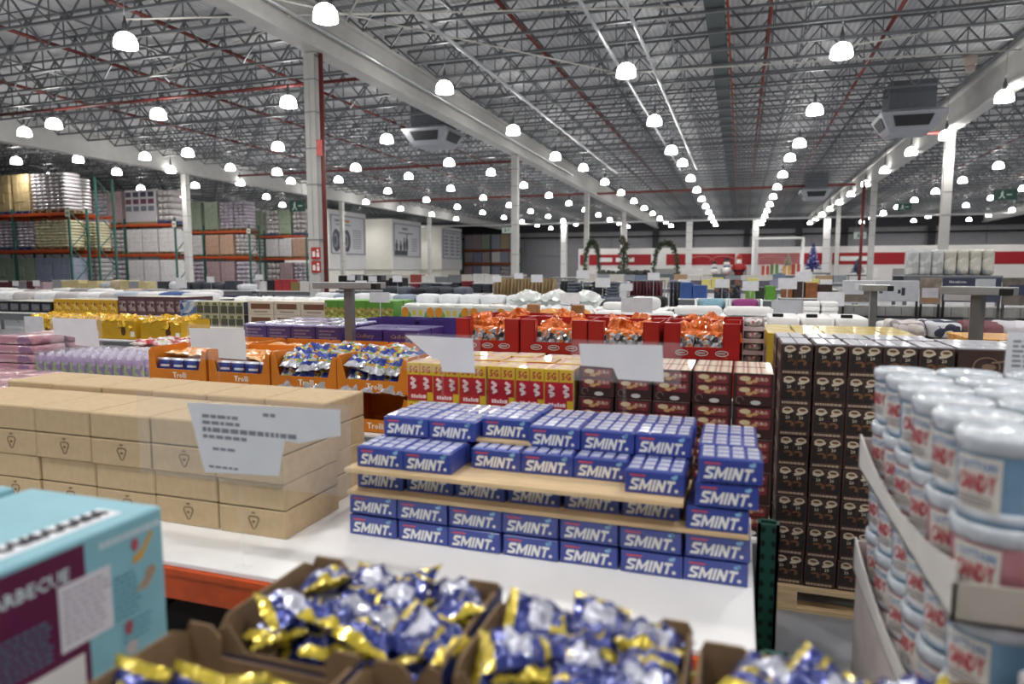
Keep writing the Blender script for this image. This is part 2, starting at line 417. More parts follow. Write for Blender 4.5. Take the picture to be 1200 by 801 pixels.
far_lamp.lathe(DR, 10, 0); far_lamp.lathe([(0.07, 0.325), (0.05, 0.5), (0.02, 0.8)], 6, 1); far_lamp.tube([(0, 0, 0.79), (0, 0, DECK - 7.17)], 0.012, 4, 1); far_lamp = far_lamp.mesh('pendant_lamp', lamp_m, HOUS)
np_ = Proto('pendant_lamp', dome).part('lamp_housing', hous).part('lamp_stem', stem)
fp_ = Proto('pendant_lamp', far_lamp)
LX = [-13.4, -8.15, -3.0, 2.1, 7.3, 12.6, 17.7, 22.9, 28.2]
NL = 0
LG = 'white bell lamps hanging in a grid under the roof'; LL = 'glowing white bell-shaped lamp hanging below the roof trusses'
rows = [-6.0, 0.2, 6.4, 12.5, 18.4, 24.6, 30.7] + [36.5 + 6.1 * i for i in range(9)]
for j, y in enumerate(rows):
    z = 6.85 if y < 33 else 7.17
    for x in LX + [-18.5, -23.2]:
        if x > 13 and y < 30: continue
        if y < 6 and x < -16: continue
        lo = (np_ if (6 < y < 32) else fp_).spawn((x, y, z), LL, 'lamp', LG); NL += 1
        link('lamp_light', lamp_light, lo, (0, 0, -0.07))
for x, y in ((-27.2, 20.3), (-27.4, 26.3), (-34.6, 25.3), (-31.2, 25.9), (-33.1, 29.8), (-29.7, 30.2), (-26.0, 30.5), (-29.8, 35.8), (-26.3, 36.1), (-33.5, 36), (-38.5, 30), (-38, 36),
             (-41, 42.6), (-41, 48.7), (-47, 48.7), (-41, 54.8), (-47, 54.8), (-53, 54.8), (-47, 61), (-53, 61), (-41, 67), (-53, 67), (-36.3, 60.6), (-36.3, 72.6), (-36.3, 48.6), (-28.5, 42.6), (-33.5, 43), (-28.5, 48.7), (-33.4, 49), (-28.6, 54.8), (-28.5, 61), (-28.5, 67)):  # far-left lamps here are added to brighten the dark hall behind the racks
    lo = fp_.spawn((x, y, 7.17), LL, 'lamp', LG); NL += 1
    link('lamp_light', lamp_light, lo, (0, 0, -0.07))

# ------------------------------------------------------------------ ceiling air units
au = MB(); gmat = mat('#6e727a', 0.4, 0.3); gl = mat('#b9bbbf', 0.45)
def air_unit():
    b = MB()
    # square body that flares out downwards, then tapers in to a flat bottom
    def ring(z, s): return [(-s, -s, z), (s, -s, z), (s, s, z), (-s, s, z)]
    lv = [ring(0.0, 0.62), ring(0.12, 0.72), ring(0.62, 1.0), ring(0.75, 0.75)]
    vs = [p for r in lv for p in r]
    fs = [(3, 2, 1, 0), (12, 13, 14, 15)] + [(i * 4 + k, i * 4 + (k + 1) % 4, i * 4 + 4 + (k + 1) % 4, i * 4 + 4 + k) for i in range(3) for k in range(4)]
    b.add(vs, fs)
    p = Proto('air_unit', b.mesh('air_unit', mat('#a3a6ad', 0.45, 0.2)))
    g = MB(); g.add([(-0.5, -0.77, 0.17), (0.5, -0.77, 0.17), (0.62, -0.95, 0.5), (-0.62, -0.95, 0.5)], [(0, 1, 2, 3)])
    g.v = [(x, y - 0.012, z) for x, y, z in g.v]
    gmesh = g.mesh('outlet_grille', mat('#2a2b2f', 0.6))
    for k in range(4): p.part('outlet_grille', gmesh, (0, 0, 0), k * PI / 2, label='dark slot outlet')
    d = MB(); d.box(-0.7, 0.7, -0.7, 0.7, 0.75, 1.7)
    for k in range(4): d.box(-0.72, 0.72, -0.72, 0.72, 0.85 + 0.22 * k, 0.88 + 0.22 * k)
    p.part('duct', d.mesh('duct', mat('#5b5f66', 0.45, 0.3)), label='dark square supply duct')
    return p
aup = air_unit()
aup.spawn((-12.1, 26.2, 6.85), 'grey square air diffuser hanging behind the long white girder', 'air unit', rz=0.0)
aup.spawn((5.35, 27.6, 6.55), 'grey square air diffuser hanging near the right-hand girder', 'air unit')
aup.spawn((4.6, 51.0, 6.6), 'distant blue-grey air diffuser hanging over the far aisle', 'air unit')
aup.spawn((-38.0, 58.0, 6.9), 'dark air diffuser hanging above the white poster walls', 'air unit')
camd = MB(); camd.lathe([(0.09, 0.2), (0.16, 0.25), (0.16, 0.45), (0.05, 0.5)], 12); camd.lathe([(0.02, 0.0), (0.1, 0.08), (0.13, 0.2)], 12)
tag(link('camera_dome', camd.mesh('camera_dome', mat('#b5a79c', 0.5)), None, (5.7, 22.0, 7.1)), 'pale dome camera hanging from a roof truss', 'camera')

# ------------------------------------------------------------------ exit signs
def exit_sign(loc, w, h, label, white=False):
    g = mat('#17483b', 0.4); wh = mat('#c9d8d0', 0.4)
    b = MB().cbox(-w / 2, w / 2, -0.04, 0.04, 0, h, 0.01)
    o = tag(link('exit_sign', b.mesh('exit_sign', wh if white else g), None, loc), label, 'sign')
    i = MB(); k = h
    i.ell(-0.05 * k, 0.8 * k, 0.07 * k, 0.08 * k); i.plate([(-0.2 * k, 0.7 * k), (0.05 * k, 0.72 * k), (0.0, 0.42 * k), (-0.15 * k, 0.4 * k)])
    i.plate([(-0.15 * k, 0.42 * k), (-0.02 * k, 0.42 * k), (-0.25 * k, 0.12 * k), (-0.36 * k, 0.15 * k)]); i.plate([(-0.08 * k, 0.42 * k), (0.02 * k, 0.45 * k), (0.2 * k, 0.14 * k), (0.1 * k, 0.12 * k)])
    i.plate([(0.3 * k, 0.45 * k), (0.75 * k, 0.45 * k), (0.75 * k, 0.55 * k), (0.3 * k, 0.55 * k)])
    link('running_figure', i.mesh('running_figure', g if white else wh), o, (-0.1 * w, -0.043, 0))
    hg = MB().tube([(-w * .35, 0, h), (-w * .35, 0, 7.8 - loc[2])], 0.012, 5); hg.tube([(w * .35, 0, h), (w * .35, 0, 7.8 - loc[2])], 0.012, 5)
    link('hanger', hg.mesh('hanger', STEEL), o)
exit_sign((-28.7, 40, 5.85), 1.2, 0.75, 'green running-man exit sign above the racking near the first column')
exit_sign((12.2, 40, 5.3), 1.0, 0.5, 'green running-man exit sign hanging high on the right')
exit_sign((9.8, 50, 5.7), 0.8, 0.42, 'small green exit sign hanging left of the tissue stack column')
exit_sign((8.8, 60, 4.35), 0.9, 0.52, 'white exit sign with green figure above the red wall', True)
exit_sign((-20.5, 60, 5.3), 0.9, 0.52, 'small exit sign over the last poster wall', True)
# ================================================================== the near display table
def holed_post(h, w=0.075, d=0.06):
    b = MB(); t = 0.012
    b.box(-w / 2, w / 2, 0, t, 0, h); b.box(-w / 2, -w / 2 + t, 0, d, 0, h); b.box(w / 2 - t, w / 2, 0, d, 0, h); b.box(-w / 2, w / 2, d - t, d, 0, h)
    p = MB()
    n = int(h / 0.05)
    for k in range(n):
        for sx in (-1, 1): p.ell(sx * w * 0.24, 0.03 + k * 0.05, 0.0085, 0.012, -0.0003, 0.0006, 8)
    return b.mesh('rack_post', GREEN), p.mesh('slot_holes', mat('#0c1f1b', 0.7))
post_tall, holes_tall = holed_post(0.9)
post_low, holes_low = holed_post(0.725)
def rack_table(x0, x1, y0, y1, z, label, beam_m=None, top_m=TABLE):
    beam_m = beam_m or BEAM
    root = link('display_table', MB().cbox(x0, x1, y0, y1, z - 0.02, z, 0.003).mesh('display_table', top_m))
    tag(root, label, 'table')
    beam = MB(); L = x1 - x0 - 0.02
    beam.box(0, L, 0, 0.05, -0.135, -0.021); beam.box(0, L, -0.004, 0.0, -0.045, -0.021)
    bm = beam.mesh('beam', beam_m)
    link('beam', bm, root, (x0 + 0.01, y0 - 0.012, z)); link('beam', bm, root, (x0 + 0.01, y1 - 0.055, z))
    leg = MB().box(-0.035, 0.035, -0.03, 0.03, 0, z - 0.14).mesh('leg', GREEN if beam_m is ORANGE else BEAM)
    for x in (x0 + 0.05, x1 - 0.05):
        for y in (y0 + 0.06, y1 - 0.06): link('leg', leg, root, (x, y, 0))
    return root
T = 0.75
t1 = rack_table(-3.75, 0.075, 1.88, 3.02, T, 'white display table with orange beam carrying the cartons and mint boxes', ORANGE)
o = tag(link('rack_post', post_tall, None, (0.125, 2.53, 0)), 'green perforated steel rack post at the end of the white table', 'post')
link('slot_holes', holes_tall, o)
o = tag(link('rack_post', post_low, None, (0.125, 1.93, 0)), 'low green rack post below the front corner of the white table', 'post')
link('slot_holes', holes_low, o)

crate_m = mat('#1a1b1d', 0.6, var=0.2)  # crates are added; their black stands in for the shade below the tabletop
cr = MB(); cr.cbox(-0.29, 0.29, 0, 0.42, 0, 0.30, 0.01)
for k in range(5): cr.box(-0.294, 0.294, -0.004, 0.424, 0.03 + k * 0.055, 0.045 + k * 0.055)
crate = Proto('shade_crate', cr.mesh('shade_crate', crate_m)); crate.part('handle_slot', MB().box(-0.06, 0.06, -0.006, 0, 0.235, 0.262).mesh('handle_slot', BLACK))
for k in range(6):
    crate.spawn((-3.35 + k * 0.61, 2.05, 0.001), 'added black crate standing in for shade under the white table', 'crate', 'added black crates under the table')
# ------------------------------------------------------------------ plain cartons on the table
cw, cd, ch = 0.322, 0.375, 0.225
mark = mat('#5b4a34', 0.8)
def carton_proto(w, d, h):
    b = MB(); g = 0.0035
    b.cbox(-w / 2, w / 2, 0, d, 0, h * 0.5 - g / 2, 0.004, 0); b.cbox(-w / 2 + 0.004, w / 2 - 0.004, 0.004, d - 0.004, h * 0.5 - g, h * 0.5 + g, 0.001, 1)
    b.cbox(-w / 2, w / 2, 0, d, h * 0.5 + g / 2, h, 0.006, 0)
    p = Proto('cardboard_carton', b.mesh('cardboard_carton', CARD, mark))
    m = MB(); z = h * 0.24
    def tri(s, e):
        ps = [(-0.020 * s, 0.012 * s), (-0.014 * s, 0.020 * s), (0.014 * s, 0.020 * s), (0.020 * s, 0.012 * s), (0.005 * s, -0.019 * s), (0.0, -0.022 * s), (-0.005 * s, -0.019 * s)]
        for a, c in zip(ps, ps[1:] + ps[:1]): m.bar((a[0], 0, a[1]), (c[0], 0, c[1]), e)
    tri(1.25, 0.0026); m.bar((-0.008, 0, 0.040), (0.008, 0, 0.040), 0.004); m.bar((-0.005, 0, 0.004), (0.005, 0, 0.004), 0.006)
    p.part('recycling_mark', m.mesh('recycling_mark', mark), (0.01, -0.0006, z), label='printed dark triangle mark')
    return p
cart = carton_proto(cw, cd, ch)
cart2 = carton_proto(0.322, 0.32, 0.2375)
fx = [-3.33, -3.0, -2.80, -2.475, -2.145, -1.82]
fx = [-1.82 - 0.328 * k for k in range(6)]
rowl = ['end column beside the mint boxes', 'second column from the mint boxes', 'third column from the mint boxes', 'fourth column from the mint boxes', 'fifth column from the mint boxes', 'sixth column from the mint boxes']
random.seed(3)
for k, x in enumerate(fx):
    for l in range(2):
        cart.spawn((x + random.uniform(-.004, .004), 2.165 + random.uniform(-.006, .006) + (0.012 if l == 0 else 0), T + l * ch), 'plain brown cardboard carton, front row, %s layer, %s' % (('lower', 'upper')[l], rowl[k]), 'carton', 'cartons on the white table', rz=random.uniform(-.006, .006))
for k in range(6):
    for l in range(2):
        if l == 0 and k > 0: continue
        cart2.spawn((-1.875 - 0.33 * k, 2.555 + random.uniform(-.006, .006), T + l * 0.2375), 'plain brown cardboard carton, back row, %s layer, %s' % (('lower', 'upper')[l], rowl[k]), 'carton', 'cartons on the white table', parts=False)

# ------------------------------------------------------------------ mint boxes
mint_blue = mat('#34479f', 0.35, var=0.06, coat=0.6); mint_side = mat('#3a4aa0', 0.4, var=0.1, coat=0.4)
tin_m = mat('#d3d7ec', 0.25, 0.0, 0.2, 30, coat=0.8); tin_d = mat('#5f6bb5', 0.3, 0.2, 0.2, 40, coat=0.8)
mw, md, mh = 0.2, 0.165, 0.0845
b = MB().cbox(-mw / 2, mw / 2, 0, md, 0, mh - 0.006, 0.003, 0, top=1, right=1, left=1)
mint_plain = Proto('mint_multipack', b.mesh('mint_multipack', mint_blue, mint_side))
mint = Proto('mint_multipack', b.mesh('mint_multipack', mint_blue, mint_side))
def block_word():
    """heavy slanted capitals S M I N T"""
    t = 0.26; L = {}
    L['S'] = (0.9, [[(0.12, 1), (0.9, 1), (0.9, 0.76), (0.3, 0.76), (0.3, 0.62), (0.0, 0.62), (0.0, 0.86)], [(0.0, 0.62), (0.3, 0.62), (0.9, 0.42), (0.9, 0.36), (0.6, 0.36), (0.0, 0.56)], [(0.9, 0.42), (0.9, 0.14), (0.78, 0), (0.0, 0), (0.0, 0.24), (0.6, 0.24), (0.6, 0.42)]])
    L['M'] = (1.25, [[(0, 0), (t, 0), (t, 1), (0, 1)], [(1.25 - t, 0), (1.25, 0), (1.25, 1), (1.25 - t, 1)], [(t, 1), (t, 0.6), (0.55, 0.1), (0.7, 0.1), (0.64, 0.45)], [(1.25 - t, 1), (0.62, 0.45), (0.55, 0.1), (0.7, 0.1), (1.25 - t, 0.6)]])
    L['I'] = (t, [[(0, 0), (t, 0), (t, 1), (0, 1)]])
    L['N'] = (0.95, [[(0, 0), (t, 0), (t, 1), (0, 1)], [(0.95 - t, 0), (0.95, 0), (0.95, 1), (0.95 - t, 1)], [(t, 1), (t, 0.55), (0.95 - t, 0), (0.95 - t, 0.45)]])
    L['T'] = (0.85, [[(0, 0.76), (0.85, 0.76), (0.85, 1), (0, 1)], [(0.425 - t / 2, 0), (0.425 + t / 2, 0), (0.425 + t / 2, 0.76), (0.425 - t / 2, 0.76)]])
    b = MB(); x = 0.0; H_ = 0.041
    for ch in 'SMINT':
        w_, ps = L[ch]
        for p in ps: b.plate([((x + a) * 0.031 + z * H_ * 0.24 - 0.079, (z - 0.5) * H_) for a, z in p], 0.0006)
        x += w_ + 0.13
    return b.mesh('lettering', WHITE)
logo = block_word()
dot = MB().ell(0, 0, 0.006, 0.006, 0, 0.0006).mesh('dot', WHITE)
redbar = MB().plate([(0, 0), (0.052, 0), (0.053, 0.006), (0.001, 0.006)], 0.0004).mesh('red_strip', mat('#d0525f', 0.5))
leafm = MB(); leafm.ell(0, 0, 0.010, 0.006, 0, 0.0005); leafm.ell(0.006, 0.004, 0.006, 0.006, 0, 0.0005)
leafm = leafm.mesh('leaf_mark', mat('#8fc4ea', 0.5))
for p in (mint, mint_plain):
    p.part('lettering', logo, (-0.006, -0.0008, 0.032), label='slanted white lettering', subs=[('dot', dot, (0.08, 0, -0.013), 0)])
    p.part('red_strip', redbar, (-0.083, -0.0006, 0.060)); p.part('leaf_mark', leafm, (0.066, -0.0004, 0.064))
tn = MB().cbox(-0.0215, 0.0215, 0, 0.049, -0.008, 0.004, 0.004, 1, top=0).mesh('tin', tin_m, tin_d)
for i in range(4):
    for j in range(3):
        mint.part('tin', tn, (-0.072 + i * 0.048, 0.006 + j * 0.052, mh - 0.004))
MG = 'blue mint multipacks stacked in tiers'
def put_mint(x, y, z, label, full, sx=1.0, rz=0.0, g=MG):
    (mint if full else mint_plain).spawn((x, y, z), label, 'box', g, rz=rz, scale=(sx, 1, 1) if sx != 1 else None)
random.seed(5)
def jr(a): return random.uniform(-a, a)
z1, z2 = T + 0.001, T + 0.0865
for k in range(7):
    x = -1.357 + k * 0.2185
    for l, z in enumerate((z1, z2)):
        put_mint(x + jr(.003), 2.315 + jr(.004), z, 'blue mint multipack, %s front row on the tabletop, %s from the rack post' % (('bottom', 'second')[l], NTH[6 - k]), False, 1.05, jr(.01), 'mint boxes below the lower board, front')
        put_mint(x + jr(.003), 2.49, z, 'blue mint multipack in the rear row under the shelf boards', False, 1.05, 0, 'mint boxes below the lower board, rear')
board = lambda x0, x1, y0, y1, z, label: tag(link('shelf_board', MB().cbox(x0, x1, y0, y1, z, z + 0.017, 0.0015).mesh('shelf_board', WOOD)), label, 'board')
zb1 = T + 0.172
board(-1.455, 0.055, 2.295, 2.86, zb1, 'lower pale plywood shelf board between tiers of mint boxes')
z3 = zb1 + 0.018
for k in range(6):
    x = -1.335 + k * 0.2125
    put_mint(x + jr(.003), 2.345 + jr(.006), z3, 'blue mint multipack shaded between the two boards, %s from the brown cartons' % NTH[k], False, 1.0, jr(.01), 'mint boxes between the boards')
    put_mint(x + jr(.003), 2.53, z3, 'blue mint multipack at the back between the two boards', False, 1.0, 0, 'mint boxes between the boards, rear')
put_mint(-0.048, 2.298, z3, 'blue mint multipack on the lower board at the end of the stack', False, 1.0, 0.0, None)
put_mint(-0.048, 2.47, z3, 'blue mint multipack behind the end box on the lower board', False, 1.0, 0.0, None)
zb2 = z3 + 0.0855
board(-1.435, -0.155, 2.245, 2.86, zb2, 'upper pale plywood shelf board with a lit front edge')
z4 = zb2 + 0.018
for k, (x, y) in enumerate(((-1.30, 2.285), (-1.10, 2.285), (-0.866, 2.40), (-0.663, 2.40), (-0.46, 2.40), (-0.256, 2.30))):
    put_mint(x, y, z4, ['blue mint multipack at the left end of the upper board, in front', 'blue mint multipack jutting forward on the upper board beside the end one', 'mint multipack set back on the upper board below the raised box',
        'blue mint multipack set back mid upper board', 'mint multipack set back on the upper board next to the jutting right one', 'blue mint multipack jutting out at the right end of the upper board'][k], True, 1.0, jr(.02), MG)
    put_mint(x, y + 0.168, z4, 'blue mint multipack, second row on the upper board, %s from the brown cartons' % NTH[k], True, 1.0, 0, 'mint boxes on the upper board, rear')
    put_mint(x, y + 0.336, z4, 'blue mint multipack, rear row on the upper board, %s from the brown cartons' % NTH[k], True, 1.0, 0, 'mint boxes on the upper board, back')
z5 = z4 + 0.0858
tag(link('shelf_board', MB().cbox(-0.975, -0.745, 2.47, 2.86, z5, z5 + 0.012, 0.0015).mesh('shelf_board', WOOD)), 'small plywood offcut under the raised mint box on top', 'board')
for k, (x, y, dz) in enumerate(((-1.276, 2.457, 0), (-1.072, 2.457, 0), (-0.858, 2.50, 0.013), (-0.655, 2.47, 0), (-0.452, 2.475, 0), (-0.249, 2.482, 0))):
    nm = ['first', 'second', 'third, raised', 'fourth', 'fifth', 'sixth'][k]
    put_mint(x, y, z5 + dz, 'blue mint multipack on the top tier, front, %s from the brown cartons' % nm, True, 1.0, jr(.03), MG)
    put_mint(x + 0.004, y + 0.17, z5 + dz, 'blue mint multipack on the top tier, behind the %s front box' % nm, True, 1.0, jr(.02), MG)
za = z3 + 0.0858
put_mint(-0.02, 2.29, za, 'second mint multipack down in the end pile beside the rack post', True, 1.0, 0.01, None)
put_mint(-0.02, 2.47, za, 'blue mint multipack behind the second box of the end pile', True, 1.0, 0, None)
put_mint(-0.01, 2.285, za + 0.0858, 'topmost front mint multipack of the end pile beside the rack post', True, 1.0, 0.02, None)
put_mint(-0.022, 2.46, za + 0.0858, 'mint multipack right behind the topmost one of the end pile', True, 1.0, 0.0, None)
put_mint(-0.022, 2.635, za + 0.0858, 'rearmost mint multipack on top of the end pile', True, 1.0, 0.0, None)
put_mint(-0.022, 2.635, za, 'blue mint multipack under the rearmost box of the end pile', False, 1.0, 0.0, None)
put_mint(-0.022, 2.64, z3, 'lowest mint multipack under the rear of the end pile', False, 1.0, 0.0, None)

# ------------------------------------------------------------------ price signs in clear holders
ink = mat('#8a8a96', 0.7)
def price_sign(x0, x1, z0, z1, y, outline, label, floor_z, lines=(), panel=None, rz=0.0):
    """clear panel on a thin clear stem, with a white card slipped inside"""
    cx = (x0 + x1) / 2; px0, px1, pz0, pz1 = panel or (x0, x1, z0, z1)
    root = link('price_sign', MB().box(px0 - cx, px1 - cx, -0.0015, 0.0015, pz0, pz1).mesh('price_sign', ACRYL), None, (cx, y, 0), rz)
    tag(root, label, 'sign')
    card = link('paper_card', MB().plate([(a - cx, b) for a, b in outline], 0.0006).mesh('paper_card', PAPER), root, (0, -0.0028, 0))
    if lines:
        t = MB(); rnd = random.Random(int(abs(x0) * 100))
        for (lx, lz, lw, lh) in lines:
            a = lx
            while a < lx + lw:
                ww = rnd.uniform(0.012, 0.035); t.box(a - cx, a + ww - cx, 0, 0.0003, lz, lz + lh); a += ww + 0.006
        link('printed_lines', t.mesh('printed_lines', ink), card, (0, -0.0006, 0))['kind'] = 'stuff'
    st = MB().box(-0.006, 0.006, -0.002, 0.002, floor_z + 0.004, pz0); st.box(-0.03, 0.03, -0.015, 0.015, floor_z, floor_z + 0.004)
    link('stem', st.mesh('stem', ACRYL2), root, ((px0 + px1) / 2 - cx, 0, 0))
    return root
# big torn card above the front of the cartons
price_sign(-1.71, -1.13, 1.10, 1.36, 1.92, [(-1.865, 1.335), (-1.235, 1.348), (-1.235, 1.262), (-1.40, 1.222), (-1.455, 1.228), (-1.485, 1.10), (-1.80, 1.085)],
           'large torn white price card in a clear holder before the cartons', T,
           lines=[(-1.80, 1.285, 0.13, 0.012), (-1.80, 1.262, 0.16, 0.012), (-1.80, 1.235, 0.38, 0.016), (-1.80, 1.212, 0.17, 0.012), (-1.76, 1.17, 0.08, 0.01), (-1.78, 1.105, 0.12, 0.008), (-1.54, 1.305, 0.03, 0.012)],
           panel=(-2.1, -1.2, 1.055, 1.365))
price_sign(-1.48, -1.14, 1.33, 1.50, 2.9, [(-1.50, 1.50), (-1.155, 1.495), (-1.145, 1.335), (-1.31, 1.335), (-1.32, 1.39), (-1.36, 1.395)], 'white price card with a slanted torn corner above the yellow and red packs', T, panel=(-1.5, -1.12, 1.33, 1.51))
price_sign(-0.58, -0.27, 1.39, 1.54, 2.6, [(-0.59, 1.52), (-0.27, 1.525), (-0.262, 1.385), (-0.435, 1.388), (-0.455, 1.43), (-0.58, 1.435)], 'white price card above the dark chocolate boxes', 1.216, panel=(-0.62, -0.2, 1.375, 1.535))
price_sign(-3.26, -2.84, 1.26, 1.46, 3.4, [(-3.26, 1.45), (-2.84, 1.45), (-2.835, 1.265), (-3.04, 1.27), (-3.045, 1.325), (-3.25, 1.33)], 'white price card above the orange candy trays', T, panel=(-3.28, -2.82, 1.255, 1.475))
price_sign(-4.96, -4.48, 1.23, 1.46, 3.8, [(-4.94, 1.45), (-4.50, 1.45), (-4.48, 1.245), (-4.72, 1.25), (-4.72, 1.31), (-4.93, 1.33)], 'white price card above the shrink-wrapped lavender bottles', 0.985, panel=(-4.97, -4.45, 1.22, 1.47))
price_sign(0.83, 1.02, 1.46, 1.60, 2.62, [(0.83, 1.46), (1.03, 1.45), (1.03, 1.60), (0.835, 1.605)], 'white printed sign standing behind the candy floss tubs', 0.9, lines=[(0.85, 1.57 - 0.016 * k, 0.15, 0.008) for k in range(6)])

# ------------------------------------------------------------------ coffee cartons on a pallet
cof = mat('#46322d', 0.5, var=0.12, scale=20); cof_in = mat('#211713', 0.6); silver = mat('#b9bac2', 0.4, 0.0, 0.12, 20, coat=0.3)
cream = mat('#d9cdb6', 0.5); gold = mat('#7d563a', 0.45, var=0.3, scale=60)
kw, kd, kh = 0.153, 0.30, 0.1605
b = MB().cbox(-kw / 2, kw / 2, 0, kd, 0, kh, 0.003, 0)
coffee = Proto('coffee_carton', b.mesh('coffee_carton', cof)); coffee_top = Proto('coffee_carton', coffee.me)
pk = MB(); pk.plate([(-0.033, 0.004), (0.033, 0.004), (0.036, 0.10), (-0.030, 0.10)], 0.0004)
pack_panel = pk.mesh('pack_panel', mat('#2a2322', 0.5, var=0.3, scale=40))
cup = MB(); cup.ell(0, 0.002, 0.026, 0.017, 0, 0.0005); cup.plate([(-0.026, -0.012), (0.0, -0.02), (0.028, -0.006), (0.03, 0.004), (-0.004, -0.008), (-0.024, 0.0)], 0.0005)
cup = cup.mesh('cup_print', cream)
cup_r = MB(); cup_r.ell(0, 0.002, 0.026, 0.017, 0, 0.0005); cup_r.plate([(0.026, -0.004), (0.0, -0.02), (-0.028, -0.024), (-0.03, -0.012), (0.004, -0.006), (0.026, 0.006)][::-1], 0.0005)
cup_r = cup_r.mesh('cup_print', cream)
crem = MB().ell(0, 0.003, 0.017, 0.007, 0, 0.0004).mesh('coffee_print', gold)
bean = MB()
for k in range(7):
    a = -0.6 + k * 0.5; bean.ell(0.017 * math.cos(a), 0.013 * math.sin(a), 0.008, 0.006, 0, 0.0004, 8)
bean = bean.mesh('swirl_print', gold)
t20 = text('20', 0.022, cream, 0, 0.02)
ln = MB(); rnd = random.Random(4); a = -0.066
while a < 0.06:
    ww = rnd.uniform(0.006, 0.018); ln.box(a, a + ww, 0, 0.0004, 0, 0.012); a += ww + 0.003
ln = ln.mesh('caption_print', mat('#b9a58e', 0.5))
for p in (coffee, coffee_top):
    for s, cm in ((-1, cup), (1, cup_r)):
        x = s * 0.0365
        p.part('pack_panel', pack_panel, (x, -0.0006, 0.028), subs=[('cup_print', cm, (0.002, -0.0006, 0.108), 0), ('coffee_print', crem, (0.002, -0.0012, 0.110), 0), ('numeral', t20, (s * -0.004, -0.0008, 0.072), 0), ('swirl_print', bean, (s * -0.012, -0.0006, 0.038), 0)])
    p.part('caption_print', ln, (0.001, -0.0006, 0.010))
st = MB()
for k in range(4): st.cbox(-0.033, 0.033, k * 0.073, k * 0.073 + 0.069, 0, 0.008, 0.002)
st = st.mesh('pack_tops', silver)
for s in (-1, 1): coffee_top.part('pack_tops', st, (s * 0.0365, 0.005, kh), label='silver-wrapped pack tops')
wing = MB()
for k in range(3): wing.ell(0.05 + k * 0.09, 0.085, 0.016, 0.022, 0, 0.0006, 8)
wing = wing.mesh('side_print', cream)
for p in (coffee, coffee_top): p.part('side_print', wing, (-kw / 2 - 0.0004, 0.29, 0), -PI / 2)
emb = MB()
for k in range(14):
    a = -0.3 + k * 0.35; emb.bar((0.055 * math.cos(a), 0, 0.045 * math.sin(a)), (0.055 * math.cos(a + .35), 0, 0.045 * math.sin(a + .35)), 0.006)
emb.ell(0.01, 0, 0.03, 0.016, 0, 0.0005); emb.bar((0.02, 0, 0.02), (0.075, 0, 0.03), 0.008)
emb = emb.mesh('emblem', mat('#8c7260', 0.5))
long_c = Proto('coffee_carton', MB().cbox(-0.15, 0.15, 0, kw, 0, kh, 0.003, 0).mesh('coffee_carton', cof))
long_c.part('emblem', emb, (-0.03, -0.0025, 0.08)).part('cup_print', cup, (0.1, -0.0008, 0.06))
st2 = MB()
for k in range(4):
    for j in range(2): st2.cbox(-0.146 + k * 0.073, -0.146 + k * 0.073 + 0.07, 0.003 + j * 0.073, 0.073 + j * 0.073, 0, 0.008, 0.002)
long_c.part('pack_tops', st2.mesh('pack_tops', silver), (0, 0, kh), label='silver-wrapped pack tops')
ordn = ['bottom', 'second', 'third', 'fourth', 'fifth', 'sixth', 'seventh', 'top']
random.seed(8)
for c in range(5):
    for l in range(8):
        if c > 2 and l < 3: continue
        (coffee_top if l == 7 else coffee).spawn((0.292 + c * 0.1585 + jr(.0025), 3.8 + jr(.003), 0.135 + l * 0.1613), 'dark coffee carton in the front face, %s layer, %s column from the chocolate boxes' % (ordn[l], NTH[c]), 'carton', 'coffee cartons, %s layer' % ordn[l], rz=jr(.008))
    coffee_top.spawn((0.292 + c * 0.1585 - 0.012, 4.105, 0.135 + 7 * 0.1613 + 0.004), 'dark coffee carton atop the stack, second row, %s column from the chocolate boxes' % NTH[c], 'carton', 'coffee cartons, second row')
for l in range(7):
    coffee.spawn((0.278, 4.105, 0.135 + l * 0.1613), 'dark brown coffee carton behind the front corner, %s layer' % ordn[l], 'carton', None)
for j in range(3):
    long_c.spawn((1.163, 3.8 + j * 0.16, 0.135 + 7 * 0.1613), 'sideways dark coffee carton with round emblem at the end of the stack, row %s' % ('one', 'two', 'three')[j], 'carton', None)
    long_c.spawn((1.468, 3.8 + j * 0.16, 0.135 + 7 * 0.1613), 'sideways dark coffee carton beyond the emblem one at the far end, row %s' % ('one', 'two', 'three')[j], 'carton', None)
for l in range(4, 7):
    long_c.spawn((1.163, 3.8, 0.135 + l * 0.1613), 'sideways coffee carton in the %s layer at the end of the stack' % ordn[l], 'carton', None)
    long_c.spawn((1.468, 3.8, 0.135 + l * 0.1613), 'outermost sideways coffee carton in the %s layer' % ordn[l], 'carton', None)
def pallet(x0, x1, y0, y1, label, z=0.0):
    deckb = MB(); n = 7; w_ = (y1 - y0) / (n * 1.25)
    root = link('wooden_pallet', MB().box(x0, x1, y0, y0 + 0.1, z + 0.0, z + 0.02).mesh('wooden_pallet', WOOD)); tag(root, label, 'pallet')
    bl = MB().box(0, 0.14, 0, 0.1, 0.02, 0.11).mesh('block', WOOD)
    for yy in (y0, (y0 + y1) / 2, y1 - 0.1):
        for xx in (x0, (x0 + x1) / 2 - 0.07, x1 - 0.14): link('block', bl, root, (xx, yy, z))
    sl = MB().box(0, x1 - x0, 0, (y1 - y0) / n - 0.03, 0.11, 0.134).mesh('plank', WOOD)
    for k in range(n): link('plank', sl, root, (x0, y0 + k * (y1 - y0) / n + 0.01 * (k > 0), z))
    return root
pallet(0.2, 1.64, 3.77, 4.6, 'wooden pallet under the dark coffee cartons')
